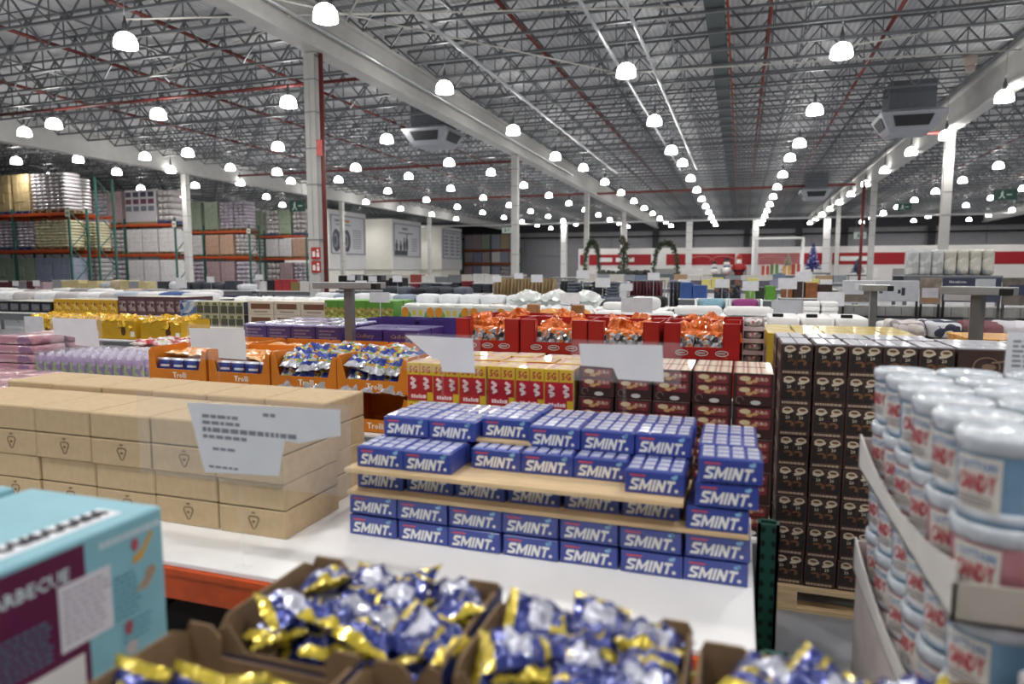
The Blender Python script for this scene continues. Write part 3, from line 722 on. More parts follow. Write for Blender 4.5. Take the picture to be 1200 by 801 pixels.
# ================================================================== blue snack boxes (near left)
teal = mat('#83b8c7', 0.45, var=0.05); teal_d = mat('#5b9fb5', 0.45, var=0.05); plum = mat('#5a1440', 0.5, var=0.08)
paleink = mat('#c9dbe2', 0.6); sticker = mat('#d5d4dd', 0.6, var=0.05)
bw, bd_, bh = 0.385, 0.60, 0.322
bb = MB().cbox(-bw, 0, -bd_, 0, 0, bh, 0.005, 0)
blue = Proto('snack_carton', bb.mesh('snack_carton', teal))
pl = MB().plate([(-0.40, 0.0), (-0.187, 0.0), (-0.187, bh - 0.012), (-0.40, bh - 0.012)], 0.0006).mesh('printed_panel', plum)
stk = MB().plate([(-0.245, 0.12), (-0.135, 0.12), (-0.135, 0.248), (-0.245, 0.248)], 0.0006)
stkm = stk.mesh('sticker', sticker)
sl_ = MB(); rnd = random.Random(9)
for r_ in range(9):
    a = -0.237
    while a < -0.155:
        ww = rnd.uniform(0.008, 0.02); sl_.box(a, a + ww, 0, 0.0004, 0.135 + r_ * 0.012, 0.139 + r_ * 0.012); a += ww + 0.004
slm = sl_.mesh('sticker_lines', mat('#9c9aa8', 0.6))
note = MB().plate([(-0.35, 0.02), (-0.2, 0.02), (-0.2, 0.10), (-0.35, 0.10)], 0.0006).mesh('white_panel', mat('#d8d8d8', 0.6))
fr_ = MB(); fr_.ell(-0.075, 0.265, 0.009, 0.013, 0, 0.0006); fr_ = fr_.mesh('berry_print', mat('#a94f5c', 0.6))
br_ = MB(); br_.plate([(-0.082, 0.225), (-0.06, 0.228), (-0.028, 0.275), (-0.036, 0.28), (-0.058, 0.25), (-0.08, 0.24)], 0.0006); br_ = br_.mesh('biscuit_print', mat('#c59a4a', 0.6))
b2 = MB(); b2.plate([(-0.078, 0.165), (-0.05, 0.163), (-0.03, 0.187), (-0.05, 0.19)], 0.0006); b2.ell(-0.04, 0.195, 0.013, 0.012, -0.0007, 0.0006); b2 = b2.mesh('biscuit_print', mat('#a98f78', 0.6))
b3 = MB(); b3.ell(-0.1, 0.10, 0.010, 0.015, 0, 0.0006); b3 = b3.mesh('berry_print', mat('#a94f5c', 0.6))
b4 = MB(); b4.ell(-0.095, 0.055, 0.014, 0.014, 0, 0.0006); b4 = b4.mesh('nut_print', mat('#c3b9b9', 0.6))
ls = MB(); rnd = random.Random(12)
for (lx, lz, lw, n_) in ((-0.128, 0.125, 0.05, 8), (-0.115, 0.07, 0.06, 4), (-0.39, 0.12, 0.12, 7)):
    for r_ in range(n_):
        a = lx
        while a < lx + lw:
            ww = rnd.uniform(0.006, 0.016); ls.box(a, a + ww, 0, 0.0004, lz + r_ * 0.012, lz + r_ * 0.012 + 0.004); a += ww + 0.004
lsm = ls.mesh('small_print', mat('#4f879c', 0.6))
blue.part('printed_panel', pl, (0.0008, 0, 0), PI / 2, label='dark plum printed panel', subs=[('lettering', text('BARBECUE', 0.16, paleink, 0, 0.02, 0.026), (-0.30, -0.001, 0.265), 0)])
blue.part('sticker', stkm, (0.002, 0, 0), PI / 2, label='pale printed label', subs=[('sticker_lines', slm, (0, -0.0008, 0), 0)])
blue.part('white_panel', note, (0.0015, 0, 0), PI / 2); blue.part('small_print', lsm, (0.0018, 0, 0), PI / 2)
cl_ = MB(); rnd = random.Random(6); a = -0.155
while a < -0.02:
    ww = rnd.uniform(0.006, 0.012); cl_.box(a, a + ww, 0, 0.0004, 0.284, 0.297); a += ww + 0.003
blue.part('caption_print', cl_.mesh('caption_print', paleink), (0.001, 0, 0), PI / 2)
for n_, me in (('berry_print', fr_), ('biscuit_print', br_), ('biscuit_print', b2), ('berry_print', b3), ('nut_print', b4)): blue.part(n_, me, (0.0012, 0, 0), PI / 2)
tl = MB(); tl.plate([(0, 0), (0.34, 0), (0.34, 0.065), (0, 0.065)], 0.0006); tl = tl.mesh('top_label', mat('#e6e8ee', 0.5))
tlb = MB(); rnd = random.Random(2); a = 0.09
while a < 0.31:
    ww = rnd.uniform(0.012, 0.03); tlb.bar((a, 0, 0.018), (a + ww * 0.6, 0, 0.05), 0.008); tlb.bar((a + ww * 0.5, 0, 0.05), (a + ww, 0, 0.02), 0.006); a += ww + 0.004
tlb = tlb.mesh('bold_print', mat('#2d2d38', 0.6))
vio = MB().plate([(0.0, 0.002), (0.075, 0.002), (0.075, 0.062), (0.0, 0.062)], 0.0003).mesh('violet_block', mat('#9a86b8', 0.6))
# label lies on the top face, its long side along y
def top_label(root, z):
    o = link('top_label', tl, root, (-0.045, -0.40, z), PI / 2, rx=-PI / 2)
    o.rotation_euler = Matrix(((0, 0, -1), (1, 0, 0), (0, -1, 0))).to_euler()
    link('bold_print', tlb, o, (0, -0.0011, 0)); link('violet_block', vio, o, (0, -0.0006, 0))
stack_z = 0.978
r = blue.spawn((-1.164, 1.113, stack_z), 'big turquoise snack carton with a plum panel, on top of its stack', 'carton'); top_label(r, bh + 0.0008)
for k, z in enumerate((stack_z - bh - 0.002, stack_z - 2 * bh - 0.004)):
    blue.spawn((-1.176, 1.10, z), ['turquoise snack carton right under the big top one', 'lowest turquoise snack carton under the near stack'][k], 'carton')
o = blue.spawn((-1.585, 1.10, stack_z + 0.002), 'turquoise snack carton standing left of the big one', 'carton', parts=False)
for k in range(2): blue.spawn((-1.585, 1.10, stack_z - (k + 1) * (bh + 0.002)), 'turquoise carton %s of the neighbouring stack' % ('in the middle', 'at the bottom')[k], 'carton', parts=False)
pallet(-2.0, -1.1, 0.42, 1.14, 'wooden pallet under the turquoise snack cartons', 0.192)
tag(link('pallet_riser', MB().cbox(-1.98, -1.12, 0.45, 1.11, 0, 0.19, 0.01).mesh('pallet_riser', mat('#2b2b2e', 0.7))), 'black plastic riser under the turquoise carton pallet', 'riser')

# ================================================================== snack bags and trays
foil_b = mat('#2b3880', 0.2, 0.5, 0.25, 14, coat=0.9); foil_y = mat('#cdb83e', 0.2, 0.45, 0.2, 14, coat=0.9); foil_w = mat('#c6c9d8', 0.22, 0.5, 0.15, 14, coat=0.8)
def bag_mesh(w, l, t, seed, mats, nu=12, nv=16, band=0.14, patch=True, amp=0.25, twist=0.0, flat=False):
    """a filled foil bag lying on z=0: pillow body, flat crimped ends along y"""
    b = MB(); rnd = random.Random(seed)
    def pt(u, v, s):
        e = max(0.0, min(1.0, min(v, 1 - v) / 0.22)); pu = max(0.0, 1 - (2 * u - 1) ** 2) ** 0.55
        th = t * 0.5 * pu * (e ** 0.7)
        q = Vector((u * 5, v * 6, seed * 1.7 + s))
        wr = noise.noise(q) * t * amp * (0.35 + 0.65 * pu) * (0.3 + 0.7 * e) + noise.noise(q * 2.7) * t * amp * 0.4 * e
        cr = 0.06 * t * math.sin(u * 42 + seed) * (1 - e)
        ww = w * (0.94 + 0.1 * (1 - e)) * (0.5 if False else 1)
        return ((u - 0.5) * ww + 0.02 * w * noise.noise(Vector((v * 4, seed, s))), (v - 0.5) * l, t * 0.5 + s * th + wr * (1 if s > 0 else 0.2) + cr + twist * (u - .5) * (v - .5))
    for s in (1, -1):
        vs = [pt(i / nu, j / nv, s) for j in range(nv + 1) for i in range(nu + 1)]
        o = len(b.v); b.v += vs
        for j in range(nv):
            for i in range(nu):
                a = o + j * (nu + 1) + i
                f = [a, a + 1, a + nu + 2, a + nu + 1]
                b.f.append(f if s > 0 else f[::-1]); b.sm.append(not flat)
                u = (i + 0.5) / nu; v = (j + 0.5) / nv
                m = 1 if (v < band or v > 1 - band) else 0
                if patch and m == 0 and abs(u - 0.5) < 0.3 and 0.28 < v < 0.55: m = 2
                if patch and m == 0 and 0.64 < v < 0.70 and u > 0.35: m = 1
                b.mi.append(m)
    return b.mesh('snack_bag', *mats)
bags = [bag_mesh(0.108, 0.15, 0.042, k, (foil_b, foil_y, foil_w), 14, 18, 0.10, True, 0.6, twist=0.06 * ((k % 3) - 1)) for k in range(6)]
def tray_mesh(w, d, h, front_h, t=0.005, notch=1.0, back_h=None):
    """open shelf tray: tall back and sides that step down to a low front lip"""
    back_h = back_h or h
    b = MB(); b.box(-w / 2, w / 2, 0, d, 0, t, 1)
    def wall(pts, ax, p0, p1):
        # pts: (along, z) outline; ax 0 -> wall in xz plane between y=p0..p1 ; ax 1 -> in yz plane
        n = len(pts); vs = []
        for p in (p0, p1): vs += [((a, p, z) if ax == 0 else (p, a, z)) for a, z in pts]
        fs = [tuple(range(n)), tuple(range(2 * n - 1, n - 1, -1))] + [(i, n + i, n + (i + 1) % n, (i + 1) % n) for i in range(n)]
        b.add(vs, fs, 0)
    r = 0.02
    cb_ = w * 0.2
    wall([(-w / 2, 0), (w / 2, 0), (w / 2, back_h - r), (w / 2 - r * 0.4, back_h), (w / 2 - cb_ + r, back_h), (w / 2 - cb_, back_h - r), (w / 2 - cb_, back_h * notch), (-w / 2 + cb_, back_h * notch), (-w / 2 + cb_, back_h - r), (-w / 2 + cb_ - r, back_h), (-w / 2 + r * 0.4, back_h), (-w / 2, back_h - r)], 0, d - t, d)
    c = w * 0.13
    wall([(-w / 2, 0), (w / 2, 0), (w / 2, h - r), (w / 2 - c * 0.4, h - r * 0.4), (w / 2 - c, front_h), (-w / 2 + c, front_h), (-w / 2 + c * 0.4, h - r * 0.4), (-w / 2, h - r)], 0, 0, t)
    for p0, p1 in ((-w / 2, -w / 2 + t), (w / 2 - t, w / 2)):
        wall([(t, 0), (d - t, 0), (d - t, back_h - r), (d - 0.04, back_h), (d * 0.6, back_h), (d * 0.45, h), (t + 0.02, h), (t, h - r)], 1, p0, p1)
    return b
navy = mat('#1d2b5e', 0.5, var=0.08)
def snack_tray(w, d, h, fh): return tray_mesh(w, d, h, fh, notch=0.5).mesh('snack_tray', CARDIN, CARDIN)
def near_tray(x0, x1, y0, y1, z, h, fh, label, nbags, heap, seed, upright=False, edge=True):
    w, d = x1 - x0 - 0.006, y1 - y0 - 0.006
    o = link('snack_tray', snack_tray(w, d, h, fh), None, ((x0 + x1) / 2, y0, z)); tag(o, label, 'tray')
    if edge:
        e = MB(); e.add([(w / 2 + 0.0006, 0.0, 0), (w / 2 + 0.0006, d, 0), (w / 2 + 0.0006, d, h * 0.97), (w / 2 + 0.0006, 0.0, h * 0.9)], [(0, 1, 2, 3)])
        e.add([(-w / 2, -0.0006, 0), (w / 2, -0.0006, 0), (w / 2, -0.0006, fh * 0.85), (-w / 2, -0.0006, fh * 0.85)], [(0, 1, 2, 3)])
        link('printed_outside', e.mesh('printed_outside', navy), o, label='x') if False else link('printed_outside', e.mesh('printed_outside', navy), o)
    rnd = random.Random(seed)
    k = 0
    for (bx, by, bz, rz, rx, ry) in nbags:
        tag(link('snack_bag', bags[(k + seed) % 6], None, (x0 + bx * (x1 - x0), y0 + by * (y1 - y0), z + bz), rz, rx, ry), heap, 'snack bag', heap + ', loose in tray'); k += 1
ZT = 1.035
def heap_layout(nx, ny, zb, seed, tilt=0.25, layers=2):
    rnd = random.Random(seed); L = []
    for l in range(layers):
        for j in range(ny):
            for i in range(nx):
                L.append((0.1 + 0.82 * (i + 0.5) / nx + rnd.uniform(-.02, .02) + (0.03 if l else 0), 0.08 + 0.82 * (j + 0.5) / ny + rnd.uniform(-.03, .03), zb + 0.012 + l * 0.026 + rnd.uniform(0, .012), rnd.uniform(-.5, .5) + (PI if rnd.random() < .5 else 0) + (PI / 2 if rnd.random() < .35 else 0), rnd.uniform(-tilt, tilt), rnd.uniform(-tilt, tilt)))
    return L
near_tray(-0.915, -0.45, 0.985, 1.30, ZT, 0.115, 0.06, 'open brown tray of foil bags standing before the white table', heap_layout(4, 2, 0.015, 21, 0.35, 3), 'blue and yellow foil snack bag heaped in the tray before the white table', 1)
near_tray(-0.435, -0.06, 0.985, 1.262, ZT, 0.115, 0.06, 'open brown tray of foil bags near the mint boxes end', heap_layout(3, 2, 0.02, 31, 0.4, 3), 'blue and yellow foil snack bag lying in the tray near the mint end', 2)
def stand_layout(n, seed, y0=0.55):
    rnd = random.Random(seed)
    return [((i + 0.5) / n + rnd.uniform(-.02, .02), y0 + rnd.uniform(-.06, .06), 0.045, rnd.uniform(-.3, .3) + PI / 2 * 0, 1.15 + rnd.uniform(-.15, .15), rnd.uniform(-.25, .25)) for i in range(n)] + \
           [((i + 0.9) / n + rnd.uniform(-.02, .02), y0 - 0.3 + rnd.uniform(-.06, .06), 0.03, rnd.uniform(-.3, .3), 0.9 + rnd.uniform(-.15, .15), rnd.uniform(-.25, .25)) for i in range(n - 1)]
near_tray(-0.965, -0.585, 0.66, 0.972, ZT, 0.115, 0.06, 'open brown tray of upright foil bags beside the turquoise carton', stand_layout(4, 41), 'blue foil bag with yellow tip standing in the tray beside the turquoise carton', 3)
near_tray(-0.575, -0.20, 0.66, 0.972, ZT, 0.115, 0.07, 'open brown tray nearest behind the heaped one, half emptied', stand_layout(3, 51, 0.4), 'blue foil bag standing in the half-emptied tray', 4)
near_tray(-0.05, 0.42, 0.93, 1.205, ZT, 0.115, 0.06, 'open brown tray of foil bags in front of the rack post', heap_layout(4, 2, 0.015, 61, 0.3, 3), 'blue and yellow foil bag in the tray before the rack post', 5)
near_tray(-0.19, 0.32, 0.62, 0.92, ZT, 0.115, 0.07, 'open brown tray of foil bags below the bottom of the picture', heap_layout(4, 2, 0.015, 71, 0.3, 2), 'foil snack bag in the tray nearest the aisle floor', 6)
# lower layers of closed trays and the table below
lw = Proto('shipping_carton', MB().cbox(-0.24, 0.24, 0, 0.30, 0, 0.14, 0.005).mesh('shipping_carton', CARDIN))
for i, x in enumerate((-0.72, -0.22, 0.10)):
    for j, y in enumerate((0.665, 0.975)):
        lw.spawn((x, y, 0.893), 'closed brown carton under the open snack trays', 'carton', 'closed cartons under the trays', scale=(1.0 if i < 2 else 0.9, 0.95, 1)) if i != 1 or True else None
near_table = rack_table(-1.0, 0.44, 0.62, 1.33, 0.89, 'near white display table under the brown snack trays')
for bx, by, rz in ((0.16, 1.02, 0.2), (0.24, 1.1, 1.3)): pass

# ================================================================== candy floss tubs (near right)
lid_m = mat('#cdd6df', 0.22, 0, 0.15, 25, 0.35, 0.8, name='frosted_lid')
tub_b = mat('#7aa5c6', 0.28, var=0.12, scale=12, coat=0.7); tub_p = mat('#c27f88', 0.28, var=0.12, scale=12, coat=0.7)
R_, HT = 0.0805, 0.165
prof = [(0.0, 0.0), (R_ * 0.86, 0.0), (R_ * 0.9, 0.006), (R_ * 0.965, HT * 0.8), (R_ * 0.97, HT - 0.03)]
lidp = [(R_ * 0.97, HT - 0.034), (R_ * 1.03, HT - 0.032), (R_ * 1.04, HT - 0.008), (R_ * 1.0, HT), (R_ * 0.9, HT), (R_ * 0.86, HT - 0.006), (0.0, HT - 0.005)]
lidmesh = MB().lathe(lidp, 24).mesh('lid', lid_m)
seam = MB().lathe([(R_ * 0.9, 0.008), (R_ * 0.935, 0.012), (R_ * 0.935, 0.022), (R_ * 0.91, 0.026)], 24).mesh('rib', lid_m)
lb = MB(); n = 10; a0, a1 = -0.55, 0.55; rr = R_ * 0.985
vs = []
for z, rad in ((0.022, R_ * 0.925), (0.125, R_ * 0.985)):
    for k in range(n + 1):
        a = a0 + (a1 - a0) * k / n; vs.append((rad * math.sin(a), -rad * math.cos(a), z))
lb.add(vs, [(k, k + 1, n + 2 + k, n + 1 + k) for k in range(n)], 0, True)
lbm = lb.mesh('paper_label', mat('#e3dfd8', 0.4, coat=0.4))
c1 = text('COTTON', 0.072, mat('#3f7fb5', 0.5), 0, 0.02, 0.018, R_ * 0.99); c2 = text('CANDY', 0.072, mat('#b5263f', 0.5), 0, 0.03, 0.036, R_ * 0.978)
sq = MB(); rnd = random.Random(5)
for r_ in range(3):
    a = -0.03
    while a < 0.028:
        ww = rnd.uniform(0.004, 0.01); sq.box(a, a + ww, -R_ * 0.96, -R_ * 0.945, 0.032 + r_ * 0.008, 0.036 + r_ * 0.008); a += ww + 0.003
sqm = sq.mesh('small_print', mat('#8f8a8a', 0.5))
def tub(m):
    p = Proto('candy_tub', MB().lathe(prof, 24).mesh('candy_tub', m))
    p.part('lid', lidmesh, label='frosted white lid').part('rib', seam)
    p.part('paper_label', lbm, rz=0.0, label='off-white paper label', subs=[('lettering', c1, (0, 0, 0.108), 0), ('lettering', c2, (0, 0, 0.076), 0), ('small_print', sqm, (0, 0, 0), 0)])
    return p
tb, tp = tub(tub_b), tub(tub_p)
white_card = mat('#d9d7d2', 0.6, var=0.05)
def tub_tray(z, label, front_lip=0.075):
    """white card tray, shaped: high at both ends, dipping along the side"""
    x0, x1, y0, y1 = 0.385, 1.26, 1.38, 2.42
    b = MB(); t = 0.006
    b.box(x0, x1, y0, y1, z, z + t)
    n = 14
    for xx in (x0, x1 - t):
        low = []; 
        for k in range(n + 1):
            f = k / n; yy = y0 + f * (y1 - y0)
            hgt = 0.05 + 0.06 * abs(2 * f - 1) ** 2
            low.append((yy, hgt))
        for (ya, ha), (yb, hb) in zip(low, low[1:]):
            b.add([(xx, ya, z), (xx + t, ya, z), (xx + t, yb, z), (xx, yb, z), (xx, ya, z + ha), (xx + t, ya, z + ha), (xx + t, yb, z + hb), (xx, yb, z + hb)], [(0, 1, 2, 3), (4, 7, 6, 5), (0, 4, 5, 1), (2, 6, 7, 3), (0, 3, 7, 4), (1, 5, 6, 2)])
    b.box(x0, x1, y0, y0 + t, z, z + front_lip, 1); b.box(x0, x1, y1 - t, y1, z, z + 0.1)
    return tag(link('card_tray', b.mesh('card_tray', white_card, mat('#b5b0a6', 0.6))), label, 'tray')
zt1 = 1.165
tub_tray(zt1, 'white card tray under the upper candy floss tubs')
tub_tray(zt1 - 0.345, 'white card tray under the lower candy floss tubs')
lv = [(zt1 + 0.008, 'upper tray, lower layer'), (zt1 + 0.008 + HT + 0.002, 'upper tray, top layer'), (zt1 - 0.337, 'lower tray, lower layer'), (zt1 - 0.337 + HT + 0.002, 'lower tray, upper layer')]
random.seed(11)
for li, (z, nm) in enumerate(lv):
    for j in range(6):
        for i in range(5):
            if li in (0, 2, 3) and i > 0 and j > 1: continue
            if li > 1 and j > 3 and i > 0: continue
            p = tb if li in (1, 3) else tp
            y = 1.478 + j * 0.169; x = 0.482 + i * 0.172
            if li == 2 and j == 0 and i > 2: continue
            p.spawn((x + jr(.003), y + jr(.003), z), '%s candy tub, %s, %s from coffee side, %s from front lip' % (('pink', 'blue', 'pink', 'blue')[li], nm, NTH[i], NTH[j]), 'tub', 'candy floss tubs, ' + nm, rz=-1.05 + jr(.3) if i == 0 else -0.9 + jr(.7), parts=True)
# bottom tier and pallet
big = Proto('candy_carton', MB().cbox(-0.43, 0.43, 0, 1.02, 0, 0.66, 0.008).mesh('candy_carton', mat('#c2b8b4', 0.6, var=0.1)))
big.spawn((0.822, 1.39, 0.145), 'pale shipping carton supporting the candy floss trays', 'carton')
pallet(0.40, 1.24, 1.40, 2.4, 'wooden pallet under the candy floss display')
# a loose clear clamshell leaning at the near corner of the trays
cs = softbox(0.20, 0.2, 0.09, 3, 0.006, 5.0, 20, 10)
o = tag(link('plastic_clamshell', cs.mesh('plastic_clamshell', clear_mat('clamshell_plastic', (0.95, 0.95, 0.97), 0.45, 0.1)), None, (0.66, 1.24, 1.115), 0.2), 'clear plastic clamshell of pink sweets before the white tray', 'container')
link('sweets', softbox(0.16, 0.16, 0.05, 5, 0.012, 3.0, 16, 8).mesh('sweets', mat('#c7828a', 0.5)), o, (0, 0, 0.01))
cb = MB().cbox(-0.22, 0.22, -0.14, 0.125, 0, 0.26, 0.006)
o = tag(link('printed_carton', cb.mesh('printed_carton', blotch_mat('printed_carton_face', ['#c9c5c9', '#b9b2b8', '#d5d2d6', '#a33b4a', '#3c6fa5'], 9)), None, (0.70, 1.22, 0.854)), 'printed pale carton carrying the clear clamshell', 'carton')
tag(link('carton_riser', MB().cbox(-0.22, 0.22, -0.14, 0.125, 0, 0.85, 0.006).mesh('carton_riser', CARDIN), None, (0.70, 1.22, 0.001)), 'tall brown carton under the printed pale one', 'carton')
link('lettering', c2, o, (-0.08, -0.06, 0.16))
# ================================================================== second row: sweets packs and chocolate boxes
random.seed(15)
rack_table(-1.66, -0.735, 3.12, 3.70, 0.735, 'display table under the yellow and red sweet packs')
rack_table(-0.73, 0.17, 3.12, 3.70, 0.618, 'display table under the dark chocolate boxes')
yel = mat('#d8b82e', 0.4, coat=0.4); redp = mat('#b5202e', 0.4, coat=0.4); pinkt = mat('#d99a9a', 0.45, var=0.3, scale=40, coat=0.4)
# one display box holds two packs: yellow band with a red 5 above, red body with a white wordmark
pw, ph = 0.145, 0.198
b = MB().cbox(-pw / 2, pw / 2, 0, 0.18, 0, ph, 0.003, 1, top=2, front=0, right=2, left=1)
sw = Proto('sweets_box', b.mesh('sweets_box', redp, yel, blotch_mat('sweets_top', ['#e0a9a4', '#d9b96a', '#e7c6b4', '#c98a92', '#e3cf5a'], 30, 0.35, 0.5)))
yb = MB().plate([(-0.034, 0.0), (0.034, 0.0), (0.034, 0.06), (-0.034, 0.06)], 0.0005).mesh('yellow_band', yel)
t5 = text('5G', 0.045, redp, 0, 0.03, 0.036)
sq_ = MB(); pts = [(-0.012, 0.10), (0.012, 0.085), (-0.012, 0.07), (0.014, 0.055), (-0.006, 0.045)]
for a, c in zip(pts, pts[1:]): sq_.bar((a[0], 0, a[1]), (c[0], 0, c[1]), 0.010, 0.012)
sq_ = sq_.mesh('white_swash', mat('#efd9dc', 0.5))
ww_ = MB(); rnd = random.Random(3); a = -0.05
while a < 0.03:
    k = rnd.uniform(0.008, 0.016); ww_.box(a, a + k, 0, 0.0005, 0.014, 0.014 + rnd.uniform(.014, .022)); a += k + 0.003
ww_ = ww_.mesh('white_wordmark', mat('#efd9dc', 0.5))
ysq = MB().plate([(0.04, 0.003), (0.0705, 0.003), (0.0705, 0.046), (0.04, 0.046)], 0.0005).mesh('yellow_corner', yel)
for s in (-1, 1):
    sw.part('yellow_band', yb, (s * 0.036, -0.0006, 0.135), subs=[('numeral', t5, (0, -0.0008, 0.028), 0)])
    sw.part('white_swash', sq_, (s * 0.036, -0.004, 0.02))
sw.part('white_wordmark', ww_, (0, -0.0006, 0)).part('yellow_corner', ysq, (0, -0.0006, 0))
for c in range(6):
    for l in range(3):
        sw.spawn((-1.553 + c * 0.149 + jr(.003), 3.15 + jr(.006), 0.736 + l * 0.2), 'yellow and red sweets box, front row, %s layer, %s from the chocolate boxes' % (('bottom', 'middle', 'top')[l], NTH[5 - c]), 'box', 'yellow and red sweets boxes, ' + ('bottom', 'middle', 'top')[l], rz=jr(.03))
    for j in (1, 2):
        sw.spawn((-1.553 + c * 0.149 + jr(.012), 3.15 + j * 0.185, 1.136 + jr(.004)+.004), 'yellow and red sweets display box behind the front row, seen from above', 'box', 'yellow and red sweets boxes, rear', rz=jr(.08), parts=False)
        sw.spawn((-1.553 + c * 0.149, 3.15 + j * 0.185, 0.936), 'yellow and red sweets box in the hidden middle layer', 'box', 'yellow and red sweets boxes, inner', parts=False)
        sw.spawn((-1.553 + c * 0.149, 3.15 + j * 0.185, 0.736), 'yellow and red sweets box in the hidden bottom layer', 'box', 'yellow and red sweets boxes, inner bottom', parts=False)
# dark chocolate boxes
choc = mat('#3a211c', 0.5, var=0.15); maroon = mat('#7c2f33', 0.45, var=0.15, scale=30); tan = mat('#c9a06a', 0.5, var=0.2, scale=50)
puw, puh = 0.168, 0.1465
b = MB().cbox(-puw / 2, puw / 2, 0, 0.2, 0, puh, 0.003, 0, top=1)
puro = Proto('chocolate_box', b.mesh('chocolate_box', choc, stripe_mat('bar_edges', ['#e2cfae', '#c98f8a', '#e8d9c0', '#b06a62', '#dcc3a0', '#e9d6c6'], 18, 0, 0.4, 0.4)))
bar_ = MB().plate([(-0.065, 0), (0.068, 0), (0.072, 0.042), (-0.07, 0.042)], 0.0006).mesh('bar_front', maroon)
oval = MB(); oval.ell(0, 0, 0.024, 0.011, 0, 0.0005); oval = oval.mesh('cream_oval', mat('#d8c59a', 0.5))
nuts = MB(); nuts.ell(-0.012, -0.002, 0.016, 0.009, 0, 0.0005, 8); nuts.ell(0.012, 0.004, 0.012, 0.008, 0, 0.0005, 8); nuts = nuts.mesh('nut_print', tan)
tpuro = text('PURO', 0.052, mat('#e6c9b0', 0.5), 0, 0.02, 0.017)
badge = MB(); badge.ell(0, 0, 0.022, 0.01, 0, 0.0005); badge = badge.mesh('white_badge', mat('#c9c9c4', 0.5))
swirl = MB()
for k in range(8):
    a = k * 0.6; swirl.bar((0.016 * math.cos(a), 0, 0.016 * math.sin(a)), (0.016 * math.cos(a + .6), 0, 0.016 * math.sin(a + .6)), 0.004)
swirl = swirl.mesh('ring_print', mat('#7a6258', 0.5))
for k, z in enumerate((0.095, 0.045)):
    puro.part('bar_front', bar_, (0, -0.0008, z), subs=[('cream_oval', oval, (-0.035, -0.0006, 0.028), 0), ('lettering', tpuro, (0.035, -0.0008, 0.026), 0), ('nut_print', nuts, (-0.005, -0.0006, 0.014), 0)])
puro.part('white_badge', badge, (0.012, -0.0008, 0.017)).part('ring_print', swirl, (-0.055, -0.001, 0.026))
lay = ['bottom', 'second', 'third', 'fourth', 'top']
for c in range(5):
    for l in range(5):
        puro.spawn((-0.632 + c * 0.1755 + jr(.003), 3.15 + jr(.004), 0.619 + l * 0.1475), 'dark chocolate box, front row, %s layer, %s column from the yellow sweets' % (lay[l], NTH[c]), 'box', 'chocolate boxes, ' + lay[l], rz=jr(.02))
    for l in range(5):
        puro.spawn((-0.632 + c * 0.1755, 3.36, 0.619 + l * 0.1475), 'dark chocolate box, rear row, %s layer, %s column from the yellow sweets' % (lay[l], NTH[c]), 'box', 'chocolate boxes, rear ' + lay[l], parts=False)

# ================================================================== orange candy trays
rack_table(-4.08, -1.93, 3.76, 4.75, 0.77, 'display table under the orange candy trays')
org = mat('#d9801f', 0.5, var=0.06); org_in = mat('#b96a1c', 0.6)
tw, td, th = 0.505, 0.42, 0.235
otray = Proto('candy_tray', tray_mesh(tw, td, th, 0.085, 0.006).mesh('candy_tray', org, org_in))
otray.part('lettering', text('Trolli', 0.12, mat('#f3ead8', 0.5), 0, 0.03), (0.02, -0.001, 0.045), label='white rounded lettering')
TXs = [-3.77, -3.24, -2.72, -2.21]
for k, x in enumerate(TXs):
    nm = ['beside the lavender bottles', 'second from the lavender bottles', 'third from the lavender bottles', 'beside the yellow and red packs'][k]
    otray.spawn((x, 3.8, 1.025), 'orange open candy tray, upper front, %s' % nm, 'tray'); otray.spawn((x, 3.8, 0.771), 'orange open candy tray, lower front, %s' % nm, 'tray')
    otray.spawn((x, 4.26, 1.025), 'orange open candy tray, upper rear, %s' % nm, 'tray', parts=False); otray.spawn((x, 4.26, 0.771), 'orange open candy tray, lower rear, %s' % nm, 'tray', parts=False)
pouch_m = (mat('#27408f', 0.3, 0.1, 0.2, 20, coat=0.7), mat('#e1e3ea', 0.3, 0.2, 0.15, 20, coat=0.7), mat('#c9d9e8', 0.3, 0.1, 0.3, 60, coat=0.7))
pouch = bag_mesh(0.115, 0.16, 0.045, 31, pouch_m, 8, 10, 0.1, True)
cand = (blotch_mat('candy_print', ['#c8b33c', '#b7c1c6', '#2f4a9a', '#d9dde4', '#8aa55a', '#c9803c'], 38, 0.25, 0.8), mat('#c9ccd6', 0.22, 0.3, 0.2, 30, coat=0.8), mat('#2a419a', 0.28, 0.1, 0.2, 20, coat=0.8))
candy = [bag_mesh(0.17, 0.22, 0.07, 40 + k, (cand[0] if k else cand[2], cand[1], cand[2] if k else cand[0]), 10, 12, 0.2, True, 0.5, flat=True) for k in range(3)]
otop = mat('#e58f2a', 0.35, 0.05, 0.2, 30, coat=0.6)
orange_pack = bag_mesh(0.14, 0.18, 0.05, 50, (otop, mat('#f0c089', 0.3, coat=0.6), mat('#e3a347', 0.3, coat=0.6)), 8, 10, 0.12, True)
for k in (0, 1):
    for i in range(4):
        for j in range(2):
            tag(link('candy_pouch', pouch, None, (TXs[k] - 0.18 + i * 0.12, 3.88 + j * 0.09, 1.10), 0, PI / 2 - 0.12, 0), 'blue and white candy pouch standing in an orange tray', 'pouch', 'standing candy pouches') if j == 0 else None
        for j in range(2):
            tag(link('candy_pouch', orange_pack, None, (TXs[k] - 0.17 + i * 0.115, 4.0 + j * 0.13, 1.17 + 0.01 * j), jr(.3), jr(.15), jr(.15)), 'glossy orange candy pouch lying over the orange tray', 'pouch', 'lying orange candy pouches')
